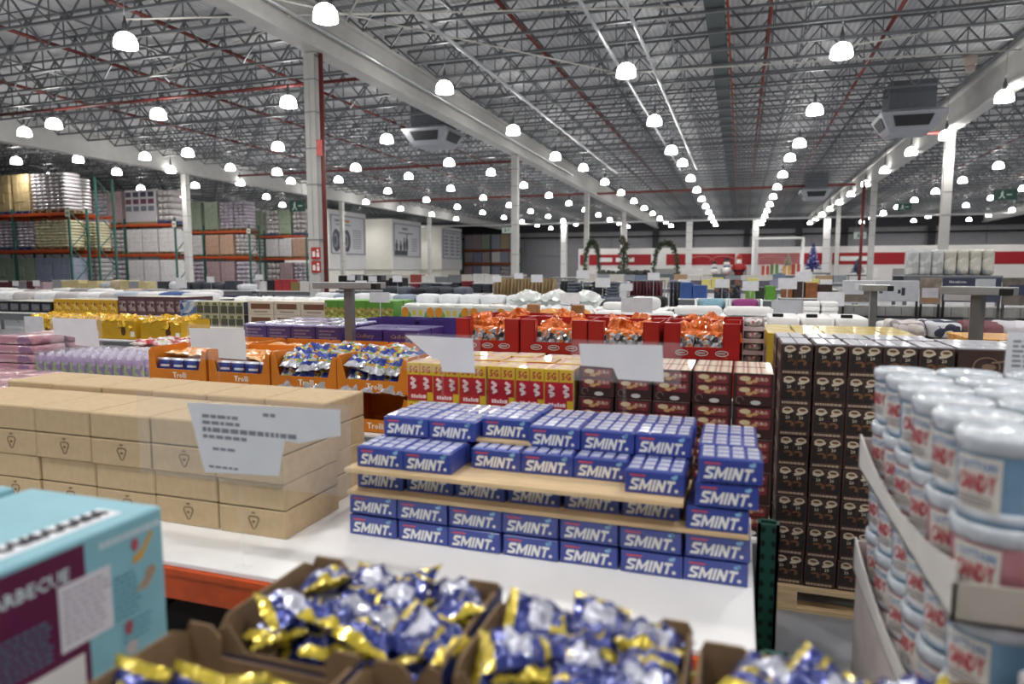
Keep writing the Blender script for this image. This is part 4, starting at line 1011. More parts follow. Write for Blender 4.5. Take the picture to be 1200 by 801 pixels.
for k in range(4):
    for i in range(3):
        tag(link('candy_pouch', orange_pack, None, (TXs[k] - 0.16 + i * 0.16, 4.42 + jr(.03), 1.20), jr(.3), jr(.15), jr(.15)), 'glossy orange candy pouch in the rear orange trays', 'pouch', 'rear orange candy pouches')
for k in (2, 3):
    for i in range(3):
        for j in range(2):
            tag(link('candy_bag', candy[(i + j + k) % 3], None, (TXs[k] - 0.155 + i * 0.155, 3.93 + j * 0.16, 1.17 + 0.05 * j + jr(.01)), jr(.5), 0.35 + jr(.2), jr(.2)), 'silver and blue candy bag heaped on an orange tray', 'candy bag', 'heaped silver candy bags')
        tag(link('candy_bag', candy[i], None, (TXs[k] - 0.15 + i * 0.15, 3.9, 1.075), jr(.2), 0.7, jr(.2)), 'silver and blue candy bag inside an orange tray', 'candy bag', 'candy bags inside the trays')

# ================================================================== lavender bottles and pink packs
rack_table(-6.6, -4.12, 3.10, 5.1, 0.9, 'display table under the lavender bottles and pink packs')
bp = Proto('bottle_pack', softbox(0.2, 0.2, 0.21, 4, 0.008, 6.0, 20, 10).mesh('bottle_pack', clear_mat('shrink_wrap', (0.9, 0.88, 0.97), 0.16, 0.1)))
btl = MB().lathe([(0.0, 0.002), (0.042, 0.002), (0.044, 0.02), (0.044, 0.12), (0.03, 0.15), (0.018, 0.16), (0.018, 0.185), (0.0, 0.187)], 10, 0, mis=[0, 0, 1, 0, 0, 2, 2]).mesh('bottle', mat('#8d77a5', 0.35, coat=0.5), blotch_mat('bottle_label', ['#6f5a8c', '#4f6b45', '#5c4a7a', '#7fa05a', '#a58bbd'], 28), mat('#c9c2dc', 0.35))
for sx in (-1, 1):
    for sy in (-1, 1): bp.part('bottle', btl, (sx * 0.047, sy * 0.047, 0.004))
for i in range(6):
    for j in range(3): bp.spawn((-5.77 + i * 0.2 + jr(.006), 4.4 + j * 0.2, 0.902), 'shrink-wrapped lavender bottle pack, %s row, %s from the pink pile' % (('front', 'middle', 'rear')[j], NTH[i]), 'bottle pack', 'lavender bottle packs, %s row' % ('front', 'middle', 'rear')[j])
pk_m = blotch_mat('pink_pack_print', ['#b88792', '#a9717f', '#c5a0a8', '#8b6a8d', '#b9889a'], 14, 0.3, 0.6)
ppk = [softbox(0.5, 0.34, 0.085, k, 0.006, 8.0, 24, 8).mesh('pink_pack', pk_m) for k in range(2)]
for j in range(2):
    for l in range(4): tag(link('pink_pack', ppk[l % 2], None, (-6.155 + jr(.01), 4.5 + j * 0.37, 0.902 + l * 0.083), jr(.05)), 'pink wrapped pack in the tall pile beside the bottles, %s layer' % ('bottom', 'second', 'third', 'top')[l], 'pack', 'pink packs in the tall pile')
tag(link('pink_pack', ppk[0], None, (-5.5, 5.02 - .0, 1.115 - 0.213), 0.02), 'flat pink wrapped pack lying behind the bottles', 'pack')
flat = [softbox(0.34, 0.26, 0.07, k + 9, 0.01, 5.0, 20, 8).mesh('flat_pack', mat('#c9a3a8', 0.25, 0.05, 0.25, 12, coat=0.7)) for k in range(3)]
for i in range(6):
    for j in range(4):
        tag(link('flat_pack', flat[(i + j) % 3], None, (-6.2 + i * 0.36 + jr(.02), 3.25 + j * 0.28, 0.902), jr(.1)), 'pale pink glossy flat pack lying behind the brown cartons', 'pack', 'pale pink flat packs')

# ================================================================== third row: purple boxes, red trays, yellow cartons
rack_table(-4.25, -2.32, 4.97, 6.1, 1.17, 'display table under the purple chocolate boxes')
purp = mat('#46307c', 0.45, var=0.08, coat=0.3); lil = clear_mat('lilac_wrap', (0.8, 0.78, 0.95), 0.55, 0.12)
b = MB().cbox(-0.122, 0.122, 0, 0.28, 0, 0.155, 0.004, 0)
pb = Proto('purple_box', b.mesh('purple_box', mat('#4b3a6e', 0.4, var=0.25, scale=30)))
pb.part('wrap_film', softbox(0.25, 0.29, 0.03, 2, 0.004, 8, 20, 6).mesh('wrap_film', mat('#a8a3cf', 0.2, 0.0, 0.15, 14, coat=1.0)), (0, 0.14, 0.145), label='shiny lilac shrink film')
pr_ = MB(); rnd = random.Random(8)
for r_ in range(4): pr_.box(-0.09, 0.02 + rnd.uniform(0, .07), 0, 0.0005, 0.03 + r_ * 0.028, 0.045 + r_ * 0.028)
pb.part('front_print', pr_.mesh('front_print', mat('#8a7388', 0.5, var=0.3, scale=60)), (0, -0.0008, 0))
for i in range(4):
    for j in range(3): pb.spawn((-4.07 + i * 0.25, 5.0 + j * 0.3, 1.172), 'film-wrapped dark purple box, %s row, %s away from the plain purple cartons' % (('front', 'middle', 'rear')[j], NTH[3 - i]), 'box', 'film-wrapped purple boxes, ' + ('front', 'middle', 'rear')[j])
b = MB().cbox(-0.155, 0.155, 0, 0.26, 0, 0.15, 0.004, 0)
cd_ = Proto('purple_carton', b.mesh('purple_carton', purp))
cd_.part('lettering', text('Cadbury', 0.17, mat('#c9a85a', 0.4, 0.3), 0.3, 0.0), (0, -0.001, 0.09), label='gold script lettering')
ov = MB(); ov.box(-0.08, 0.06, 0, 0.0005, 0.03, 0.045); ov.box(-0.06, 0.08, 0, 0.0005, 0.012, 0.022); cd_.part('caption_print', ov.mesh('caption_print', mat('#7d6aa8', 0.5)), (0, -0.0008, 0))
for i in range(2):
    for j in range(2): cd_.spawn((-2.96 + i * 0.325, 5.0 + j * 0.28, 1.172), 'plain purple chocolate carton, %s row, next to the red trays' % ('front', 'second')[j], 'carton', 'purple cartons, ' + ('front', 'second')[j], parts=j == 0)
tr_ = MB(); tr_.box(-0.25, 0.25, 0, 0.3, 0, 0.13); tr_.box(-0.25, 0.25, 0, 0.006, 0.13, 0.195); tr_.box(-0.25, -0.244, 0, 0.3, 0.13, 0.195); tr_.box(0.244, 0.25, 0, 0.3, 0.13, 0.195); tr_.box(-0.25, 0.25, 0.294, 0.3, 0.13, 0.195)
trm = tr_.mesh('purple_tray', purp)
for i in range(2): tag(link('purple_tray', trm, None, (-3.05 + i * 0.53, 5.62, 1.172)), 'rimmed purple chocolate tray behind the purple cartons', 'tray', 'rimmed purple trays')

rack_table(-2.12, 0.06, 4.86, 5.9, 0.93, 'display table under the red snack trays')
redt = mat('#b31d1b', 0.45, var=0.07, coat=0.2)
def red_tray_mesh(w, d, h):
    b = MB(); t = 0.006; c = 0.115; fh = 0.085
    b.box(-w / 2, w / 2, 0, d, 0, t)
    b.box(-w / 2, w / 2, 0, t, 0, fh); b.box(-w / 2, w / 2, d - t, d, 0, h)
    for s in (-1, 1):
        x0, x1 = sorted((s * w / 2, s * (w / 2 - t))); b.box(x0, x1, 0, d, 0, h)
        x0, x1 = sorted((s * w / 2, s * (w / 2 - c))); b.box(x0, x1, 0, t, fh, h)
        xi = s * (w / 2 - c); b.box(min(xi, xi + s * t), max(xi, xi + s * t), 0, 0.08, fh, h); b.box(x0, x1, 0, 0.075, h - 0.004, h)
    return b.mesh('snack_tray', redt)
rt = Proto('red_snack_tray', red_tray_mesh(0.515, 0.4, 0.25))
bo = MB()
for k in range(20):
    a = 2 * PI * k / 20; bo.bar((0.042 * math.cos(a), 0, 0.018 * math.sin(a)), (0.042 * math.cos(a + PI / 10), 0, 0.018 * math.sin(a + PI / 10)), 0.005)
for k in range(6): bo.bar((-0.028 + k * 0.009, 0, -0.005), (-0.024 + k * 0.009, 0, 0.006), 0.005)
bo = bo.mesh('oval_badge', mat('#d9dcd9', 0.5))
for k in range(3): rt.part('oval_badge', bo, (-0.13 + k * 0.135, -0.003, 0.045), label='white oval outline badge')
RX = [-1.835, -1.31, -0.79, -0.245]
for k, x in enumerate(RX):
    nm = ['next to the purple cartons', 'second from the purple cartons', 'third from the purple cartons', 'beside the yellow cartons'][k]
    rt.spawn((x, 4.9, 1.19), 'red snack tray with tall corners, upper layer, %s' % nm, 'tray'); rt.spawn((x, 4.9, 0.934), 'red snack tray with tall corners, lower layer, %s' % nm, 'tray')
    rt.spawn((x + 0.02, 5.34, 1.19), 'red snack tray in the rear row, upper layer, %s' % nm, 'tray', parts=False); rt.spawn((x + 0.02, 5.34, 0.934), 'red snack tray in the rear row, lower layer, %s' % nm, 'tray', parts=False)
om = (mat('#e0742a', 0.28, 0.05, 0.25, 14, coat=0.8), mat('#d8651f', 0.28, 0.05, 0.2, 14, coat=0.8), mat('#d9dadb', 0.28, 0.2, 0.2, 40, coat=0.7))
obag = [bag_mesh(0.17, 0.25, 0.075, 60 + k, (om[0], om[1], om[2]), 12, 16, 0.12, False, 0.7, flat=True) for k in range(3)]
swhite = (blotch_mat('crisp_print', ['#9fa2a6', '#6f7278', '#2a2c32', '#b9b9bc', '#d9792a'], 30, 0.3, 0.7), om[0], om[0])
sbag = [bag_mesh(0.15, 0.2, 0.06, 70 + k, swhite, 10, 12, 0.2, False, 0.4, flat=True) for k in range(2)]
for k, x in enumerate(RX):
    for i in range(3):
        xx = x - 0.12 + i * 0.12
        tag(link('crisp_bag', sbag[i % 2], None, (xx, 5.0 + jr(.02), 1.275), jr(.3), 1.1 + jr(.2), jr(.2)), 'orange crisp bag with silver print standing in the front of a red tray', 'crisp bag', 'front crisp bags in red trays')
        tag(link('crisp_bag', obag[(i + k) % 3], None, (xx + jr(.03), 5.16 + jr(.03), 1.33 + jr(.02)), jr(1.5), 0.7 + jr(.5), jr(.5)), 'crumpled orange crisp bag heaped above a red tray', 'crisp bag', 'heaped orange crisp bags')
        if k == 3 or k == 2: tag(link('crisp_bag', sbag[i % 2], None, (xx, 5.02, 1.03), jr(.2), 1.0, jr(.2)), 'crisp bag inside a lower red tray', 'crisp bag', 'crisp bags in lower red trays')
        if i < 2: tag(link('crisp_bag', obag[(i + k + 1) % 3], None, (xx + 0.04, 5.5, 1.36 + jr(.02)), jr(.7), 0.4 + jr(.3), jr(.3)), 'orange crisp bag on the rear red trays', 'crisp bag', 'rear orange crisp bags')
# white shelf trays between red and yellow
wt = MB(); wt.box(-0.075, 0.075, 0, 0.25, 0, 0.03); wt.box(-0.075, 0.075, 0.24, 0.25, 0.03, 0.085); wt.box(-0.075, -0.07, 0, 0.25, 0.03, 0.085); wt.box(0.07, 0.075, 0, 0.25, 0.03, 0.085)
wtp = Proto('white_tray', wt.mesh('white_tray', mat('#d9ced2', 0.5)))
wtp.part('wrapped_sweets', softbox(0.13, 0.2, 0.065, 6, 0.015, 3.0, 16, 8, 12).mesh('wrapped_sweets', blotch_mat('sweet_wraps', ['#d8d4d2', '#b9b2b0', '#c76a74', '#e4e0de', '#8d8f8a'], 45, 0.4)), (0, 0.11, 0.025), label='pale wrapped sweets')
rack_table(0.065, 1.12, 4.86, 6.0, 0.93, 'display table under the yellow cartons')
for l in range(6): wtp.spawn((0.15 - 0.045, 5.25, 0.932 + l * 0.0875), 'narrow white tray of wrapped sweets, layer %s, beside the yellow cartons' % ('one', 'two', 'three', 'four', 'five', 'six')[l], 'tray')
ycm = mat('#c9a93a', 0.4, var=0.08, coat=0.3)
b = MB().cbox(-0.0885, 0.0885, 0, 0.26, 0, 0.1135, 0.004, 0, top=1)
yc = Proto('yellow_carton', b.mesh('yellow_carton', ycm, mat('#d9bd4a', 0.35, var=0.2, scale=14, coat=0.5)))
sp_ = MB(); sp_.ell(0.03, 0.055, 0.02, 0.02, 0, 0.0005); yc.part('round_print', sp_.mesh('round_print', mat('#a8642c', 0.5)), (0, -0.0008, 0))
for c in range(5):
    for l in range(4): yc.spawn((0.275 + c * 0.182 + jr(.003), 4.9 + jr(.004), 0.932 + l * 0.1145), 'yellow carton, front row, %s layer, %s from the red trays' % (('bottom', 'second', 'third', 'top')[l], NTH[c]), 'carton', 'yellow cartons, %s layer' % ('bottom', 'second', 'third', 'top')[l], parts=c == 0)
    for j in (1, 2): yc.spawn((0.275 + c * 0.182 + jr(.01), 4.9 + j * 0.27, 0.932 + 3 * 0.1145), 'yellow carton top in the rows behind the front yellow cartons', 'carton', 'yellow cartons, rear rows', parts=False)
# T-shaped sign stands
def t_stand(x, y, w, ztop, label, pw=0.065, rz=0.0, ph=0.05, card=None):
    root = link('sign_stand', MB().cbox(-pw / 2, pw / 2, -0.03, 0.03, 0, ztop - ph, 0.004).mesh('sign_stand', STEEL), None, (x, y, 0), rz); tag(root, label, 'stand')
    link('cross_plate', MB().cbox(-w / 2, w / 2, -0.1, 0.1, ztop - ph, ztop, 0.004).mesh('cross_plate', mat('#a9abad', 0.4, 0.5)), root)
    link('foot_plate', MB().cbox(-0.09, 0.09, -0.05, 0.05, 0, 0.012, 0.003).mesh('foot_plate', STEEL), root)
    cap = MB().cbox(0, 0.045, -0.1, -0.02, -0.03, 0.012, 0.003).mesh('end_cap', BLACK); link('end_cap', cap, root, (w / 2 - 0.02, -0.01, ztop - 0.02))
    if card: link('clear_card', MB().box(*card).mesh('clear_card', ACRYL), root)
    return root
t_stand(1.43, 5.03, 0.36, 1.705, 'steel T-shaped sign stand behind the coffee cartons', rz=-0.7, card=(-0.1, 0.2, 0.04, 0.043, 1.38, 1.64))
t_stand(1.03, 6.2, 0.2, 1.695, 'slim steel T-shaped sign stand in front of the furniture boards', 0.05)
t_stand(-2.99, 4.82, 0.56, 1.715, 'wide steel T-shaped sign stand among the purple boxes', 0.07)

# ================================================================== fourth row (left): gold bag trays
rack_table(-8.05, -5.5, 5.75, 6.4, 1.05, 'display table under the gold chocolate bag trays')
ytr = mat('#cfa21e', 0.45, var=0.08)
gt = Proto('gold_tray', tray_mesh(0.56, 0.42, 0.22, 0.205, 0.006).mesh('gold_tray', ytr, ytr))
fig = MB(); fig.ell(0.1, 0.09, 0.035, 0.05, 0, 0.0005); fig.ell(0.11, 0.15, 0.022, 0.025, -0.0006, 0.0005); fig.ell(0.12, 0.175, 0.008, 0.022, -0.001, 0.0005)
gt.part('dark_figure_print', fig.mesh('dark_figure_print', mat('#5a3a1c', 0.5)), (0, -0.0008, 0))
wtag = MB().plate([(0.2, 0.03), (0.255, 0.03), (0.255, 0.09), (0.2, 0.09)], 0.0006).mesh('white_tag', WHITE); gt.part('white_tag', wtag, (0, -0.001, 0))
gold_f = (mat('#e0b022', 0.25, 0.2, 0.25, 10, coat=0.8), mat('#e8c23a', 0.25, 0.2, 0.2, 10, coat=0.8), mat('#c9921a', 0.25, 0.2, 0.2, 10))
gbag = [bag_mesh(0.16, 0.22, 0.09, 80 + k, gold_f, 8, 10, 0.15, True, 0.5, flat=True) for k in range(3)]
for k in range(4):
    x = -7.72 + k * 0.57 + (0.06 if k == 3 else 0)
    gt.spawn((x, 5.8, 1.052), 'golden yellow tray of chocolate bags, %s from the pale grey card' % NTH[k], 'tray', 'golden yellow trays')
    for i in range(4):
        for j in range(2): tag(link('gold_bag', gbag[(i + j) % 3], None, (x - 0.2 + i * 0.135, 5.9 + j * 0.17, 1.20 + jr(.015)), jr(.5), 0.3 + jr(.4), jr(.3)), 'shiny gold foil chocolate bag heaped in a golden tray', 'chocolate bag', 'gold foil bags')

# ================================================================== fifth row: green, mango, cream and dark boxes
rack_table(-6.85, -2.2, 6.86, 7.6, 1.11, 'long display table under the mango packs and green boxes')
g1 = mat('#5f9a3a', 0.45); g2 = mat('#b9c95a', 0.45)
b = MB().cbox(-0.088, 0.088, 0, 0.25, 0, 0.355, 0.004, 0)
gp = Proto('green_box', b.mesh('green_box', g1))
gp.part('lower_print', MB().plate([(-0.086, 0.003), (0.086, 0.003), (0.086, 0.275), (-0.086, 0.275)], 0.0006).mesh('lower_print', blotch_mat('green_print', ['#a9b84a', '#8a7a3a', '#c7cf7a', '#6f8a3a', '#b59a5a'], 26)), (0, -0.0008, 0), label='lime and brown food print')
for i in range(5):
    for j in range(2): gp.spawn((-4.53 + i * 0.181, 6.9 + j * 0.27, 1.112), 'green food box, %s row, %s from the mango packs' % (('front', 'rear')[j], NTH[4 - i]), 'box', 'green food boxes, ' + ('front', 'rear')[j], parts=j == 0)
b = MB().cbox(-0.205, 0.205, 0, 0.26, 0, 0.30, 0.006, 0)
mg = Proto('mango_pack', b.mesh('mango_pack', mat('#d5d8cf', 0.4, var=0.1, coat=0.3)))
mm = MB(); mm.ell(-0.155, 0.235, 0.045, 0.06, 0, 0.0006); mm.ell(0.155, 0.235, 0.045, 0.06, 0, 0.0006); mg.part('mango_print', mm.mesh('mango_print', mat('#e79a2c', 0.5)), (0, -0.0012, 0), label='orange mango halves')
ml = MB(); ml.ell(-0.14, 0.195, 0.06, 0.06, 0, 0.0005); ml.ell(0.14, 0.195, 0.06, 0.06, 0, 0.0005); mg.part('leaf_print', ml.mesh('leaf_print', mat('#6fae5c', 0.5)), (0, -0.0006, 0))
my = MB(); my.box(-0.07, -0.02, 0, 0.0005, 0.2, 0.26); my.box(0.01, 0.06, 0, 0.0005, 0.2, 0.26); mg.part('yellow_print', my.mesh('yellow_print', mat('#dfce5f', 0.5)), (0, -0.0008, 0))
mg.part('lettering', text('MANGO', 0.19, mat('#3f7d4f', 0.5), 0, 0.02), (0, -0.001, 0.15), label='green lettering')
wb_ = softbox(0.2, 0.25, 0.045, 8, 0.012, 3.5, 16, 8, 10).mesh('white_pouch', mat('#e4e6e2', 0.35, var=0.1, coat=0.5))
for s in (-1, 1): mg.part('white_pouch', wb_, (s * 0.1, 0.13, 0.285))
for i in range(3): mg.spawn((-3.41 + i * 0.415, 6.9, 1.112), 'pale mango pack with orange fruit halves, %s from the green boxes' % NTH[i], 'pack', 'mango packs')
crm = mat('#d9cdbd', 0.5, var=0.06); brn = mat('#7a4f3c', 0.5, var=0.25, scale=40)
b = MB().cbox(-0.185, 0.185, 0, 0.26, 0, 0.165, 0.005, 0)
bgp = Proto('cream_carton', b.mesh('cream_carton', crm))
bgp.part('brown_print', MB().plate([(-0.14, 0.07), (0.14, 0.07), (0.14, 0.135), (-0.14, 0.135)], 0.0005).mesh('brown_print', brn), (0, -0.0008, 0)); cp_ = MB(); cp_.box(-0.1, 0.1, 0, 0.0005, 0.03, 0.045); bgp.part('caption_print', cp_.mesh('caption_print', mat('#9c8a7a', 0.5)), (0, -0.0008, 0))
for i in range(3):
    for l in range(2): bgp.spawn((-5.52 + i * 0.378, 6.9, 1.112 + l * 0.167), 'cream carton with brown band, %s layer, %s from the jar cases' % (('lower', 'upper')[l], NTH[i]), 'carton', 'cream cartons, ' + ('lower', 'upper')[l])
b = MB().cbox(-0.18, 0.18, 0, 0.26, 0, 0.158, 0.005, 0, right=1)
dg = Proto('jar_case', b.mesh('jar_case', mat('#b9b59a', 0.5), mat('#2c3350', 0.5)))
jr_ = MB(); jr_.plate([(-0.05, 0.012), (0.05, 0.012), (0.05, 0.105), (-0.05, 0.105)], 0.0005)
jrm = jr_.mesh('jar_print', mat('#4c5148', 0.5, var=0.4, scale=50)); jt = MB().plate([(-0.03, 0.11), (0.03, 0.11), (0.03, 0.145), (-0.03, 0.145)], 0.0005).mesh('jar_lid_print', mat('#5f6b45', 0.5))
for k in range(3): dg.part('jar_print', jrm, ((k - 1) * 0.115, -0.0008, 0)); dg.part('jar_lid_print', jt, ((k - 1) * 0.115, -0.0008, 0))
for i in range(2):
    for l in range(2): dg.spawn((-6.32 + i * 0.37, 6.9, 1.112 + l * 0.16), 'case printed with green jars, %s layer, %s from the pale blue cases' % (('lower', 'upper')[l], NTH[i]), 'case', 'jar cases, ' + ('lower', 'upper')[l])
b = MB().cbox(-0.12, 0.12, 0, 0.26, 0, 0.16, 0.005)
bl_ = Proto('blue_case', b.mesh('blue_case', blotch_mat('blue_case_print', ['#5a7ab0', '#8aa3c9', '#33508a', '#c9cfd6', '#6a86b5'], 12)))
for l in range(2): bl_.spawn((-6.63, 6.9, 1.112 + l * 0.162), 'pale blue printed case at the table end, %s layer' % ('lower', 'upper')[l], 'case')

# sixth row left
rack_table(-12.5, -8.1, 8.45, 9.2, 1.10, 'long display table under the black, yellow and plum boxes')
def row_boxes(name, label, x0, n, w, h, z, y, m, cat='box', band=None, d=0.3, rows_=1, deco=None):
    b = MB().cbox(-w / 2 + 0.003, w / 2 - 0.003, 0, d, 0, h, 0.004, 0, top=1)
    p = Proto(name, b.mesh(name, m, mat('#d2d0c6', 0.4, var=0.1, coat=0.3)))
    if band: p.part('front_print', MB().plate([(-w * 0.36, h * 0.2), (w * 0.36, h * 0.2), (w * 0.36, h * 0.75), (-w * 0.36, h * 0.75)], 0.0006).mesh('front_print', band), (0, -0.001, 0))
    for i in range(n):
        for j in range(rows_): p.spawn((x0 + (i + 0.5) * w, y + j * (d + 0.01), z), label, cat, name + ' row ' + label[:24], parts=j == 0)
row_boxes('black_box', 'black drink case in the row beside the yellow boxes', -12.3, 5, 0.25, 0.19, 1.102, 8.5, mat('#1c1d22', 0.4, coat=0.3), band=mat('#6c6d72', 0.5, var=0.6, scale=30), rows_=2)
row_boxes('yellow_box', 'small yellow printed box on the table behind the golden trays', -11.0, 7, 0.2, 0.24, 1.102, 8.5, mat('#c99b22', 0.45), band=blotch_mat('yellow_box_print', ['#b5782a', '#dcb84a', '#8a4a2a', '#e0c87a'], 24), rows_=2)
row_boxes('plum_box', 'small plum-brown printed box on the table behind the golden trays', -9.58, 7, 0.195, 0.30, 1.102, 8.5, mat('#5c3f45', 0.45), band=blotch_mat('plum_box_print', ['#7a5a60', '#9c8a80', '#4a3038', '#b9a59a'], 24), rows_=2)

# red and white chocolate packs behind the lavender bottles
rack_table(-5.7, -4.5, 5.12, 5.7, 1.06, 'display table under the red and white chocolate packs')
rwp = [bag_mesh(0.2, 0.24, 0.07, 130 + k, m, 8, 10, 0.12, True, 0.4) for k, m in enumerate(((mat('#a8262e', 0.3, 0.05, 0.2, coat=0.6), mat('#d9cfc6', 0.3, coat=0.6), mat('#d8c46a', 0.3)), (mat('#d5cdc4', 0.3, 0.05, 0.2, coat=0.6), mat('#a8262e', 0.3, coat=0.6), mat('#7d9a4a', 0.3))))]
for i in range(5):
    for j in range(2): tag(link('chocolate_pack', rwp[(i + j) % 2], None, (-5.58 + i * 0.23, 5.26 + j * 0.26, 1.062), jr(.4)), ('red' if (i + j) % 2 == 0 else 'white') + ' foil chocolate pack between the golden trays and the bottles', 'pack', 'foil chocolate packs, ' + ('red' if (i + j) % 2 == 0 else 'white'))
# ================================================================== bedding, cushions and folded goods
def soft_group(items, meshes, label, cat, group):
    for k, (x, y, z, rz) in enumerate(items): tag(link(cat.replace(' ', '_'), meshes[k % len(meshes)], None, (x, y, z), rz), label, cat, group)
whm = mat('#e9e9e8', 0.75, var=0.05); 
def softs(w, d, h, m, n=2, amp=0.012, p=4.0, crease=0.004):
    return [softbox(w, d, h, 13 * k + int(w * 100), amp, p, 24, 10, 5, 0, crease).mesh('soft', m) for k in range(n)]
random.seed(33)
def bed_table(x0, x1, y0, y1, z, label): rack_table(x0, x1, y0, y1, z, label)
bed_table(-3.0, -0.75, 7.66, 8.3, 1.22, 'display table under the orange-banded white bags')
bed_table(-0.7, 1.02, 7.55, 8.9, 1.32, 'display table under the rolled white pillows')
bed_table(-6.9, -0.95, 8.95, 10.1, 1.28, 'display table under the clear bags of nappies')
bed_table(0.22, 1.1, 6.4, 7.4, 1.29, 'display table under the white bedding with black tags')
bed_table(1.12, 2.9, 6.1, 6.95, 1.27, 'display table under the patterned cushions')
bed_table(-16.2, -10.0, 10.9, 12.8, 1.14, 'display table under the folded towels')
# orange-banded white bags
wob = [bag_mesh(0.31, 0.25, 0.15, 90 + k, (mat('#dfe2e4', 0.35, var=0.1, coat=0.4), mat('#e2963a', 0.4, coat=0.4), mat('#c9d6dc', 0.35, coat=0.4)), 10, 12, 0.16, True, 0.25) for k in range(2)]
for i in range(4):
    for j in range(2): tag(link('banded_bag', wob[(i + j) % 2], None, (-2.78 + i * 0.335, 7.86 + j * 0.27, 1.235), jr(.05)), 'white plastic bag with an orange band behind the red trays', 'bag', 'orange-banded white bags')
tbx = MB().cbox(-0.07, 0.07, 0, 0.1, 0, 0.2, 0.01).mesh('brown_pack', mat('#9c6a3e', 0.5, var=0.15, scale=20))
for x in (-2.29, -1.76, -2.72): tag(link('brown_pack', tbx, None, (x, 7.62, 1.222)), 'small brown paper pack in front of the banded bags', 'pack', 'brown paper packs')
wp = softs(0.3, 0.4, 0.13, whm, 2)
soft_group([(-1.45, 7.95, 1.222, 0), (-1.14, 7.95, 1.222, .05), (-0.84 - .02, 7.95, 1.222, 0)], wp, 'white quilted pack lying next to the banded bags', 'white pack', 'white quilted packs')
bk = MB().cbox(-0.07, 0.07, 0, 0.05, 0, 0.035, 0.004).mesh('black_tag', BLACK)
for x in (-1.30, -0.98): tag(link('black_tag', bk, None, (x, 7.72, 1.222)), 'black price clip in front of the white quilted packs', 'clip', 'black price clips')
# rolled pillows
def roll(w, r, m, seed):
    b = MB(); n = 14; vs = []; mm = 12
    for i in range(mm + 1):
        t = i / mm; x = (t - 0.5) * w; e = min(1.0, min(t, 1 - t) / 0.08) ** 0.5 if 0 < t < 1 else 0.25
        for k in range(n):
            a = 2 * PI * k / n; rr = r * (0.3 + 0.7 * e) * (1 + 0.06 * noise.noise(Vector((x * 6, math.cos(a) * 2, math.sin(a) * 2 + seed))))
            vs.append((x, rr * 1.5 * math.cos(a), r + rr * math.sin(a)))
    b.add(vs, [(i * n + k, (i + 1) * n + k, (i + 1) * n + (k + 1) % n, i * n + (k + 1) % n) for i in range(mm) for k in range(n)] + [tuple(range(n)), tuple(mm * n + k for k in range(n))[::-1]], 0, True)
    return b.mesh('pillow', m)
for k, x in enumerate((-0.43, 0.09)): tag(link('rolled_pillow', roll(0.50, 0.055, whm, k), None, (x, 7.72, 1.322)), ['rolled white pillow behind the red trays', 'rolled white pillow beside the grey board'][k], 'pillow')
for x, m, l in ((-0.32, '#7fa5b5', 'folded teal blanket in a white open crate'), (0.065, '#8a3a72', 'folded magenta blanket in a white open crate')):
    tag(link('blanket', softbox(0.3, 0.3, 0.13, 4, 0.012, 3.5, 24, 10, 5, 0, 0.006).mesh('blanket', mat(m, 0.9, var=0.12, scale=40)), None, (x, 8.62, 1.345)), l, 'blanket')
    c = MB(); c.box(-0.19, 0.19, -0.18, 0.18, 0, 0.02); c.box(-0.19, -0.165, -0.18, 0.18, 0.02, 0.15); c.box(0.165, 0.19, -0.18, 0.18, 0.02, 0.15); c.box(-0.19, 0.19, 0.16, 0.18, 0.02, 0.15)
    tag(link('open_crate', c.mesh('open_crate', mat('#dce3e4', 0.4)), None, (x, 8.62, 1.322)), 'white open-fronted crate holding the %s blanket' % ('teal' if 'teal' in l else 'magenta'), 'crate')
gb = MB().cbox(-0.16, 0.16, -0.006, 0.006, 0, 0.17, 0.003).mesh('sign_board', mat('#a9abb0', 0.5)); tag(link('sign_board', gb, None, (0.49, 8.0, 1.322)), 'plain grey sign board between the pillows and white stack', 'sign')
ws = softs(0.17, 0.25, 0.055, whm, 2, 0.004, 6.0)
for i in range(2):
    for l in range(3): tag(link('folded_sheet', ws[l % 2], None, (0.735 + i * 0.175, 8.05, 1.322 + l * 0.052)), 'folded white sheet in the small stack beside the grey board', 'sheet', 'folded white sheets')
# white bedding with black tags
wbd = softs(0.272, 0.7, 0.105, whm, 3, 0.006, 8.0)
for i in range(3):
    tag(link('folded_duvet', wbd[i], None, (0.385 + i * 0.275, 6.85, 1.292)), 'folded white duvet with a black tag, %s from the coffee stack' % ('nearest', 'second', 'third')[i], 'duvet')
    tag(link('black_tag', MB().cbox(-0.045, 0.045, 0, 0.04, 0, 0.03, 0.003).mesh('black_tag', BLACK), None, (0.33 + i * 0.28, 6.55, 1.395)), 'black tag holder in front of the white duvets', 'clip', 'black tag holders')
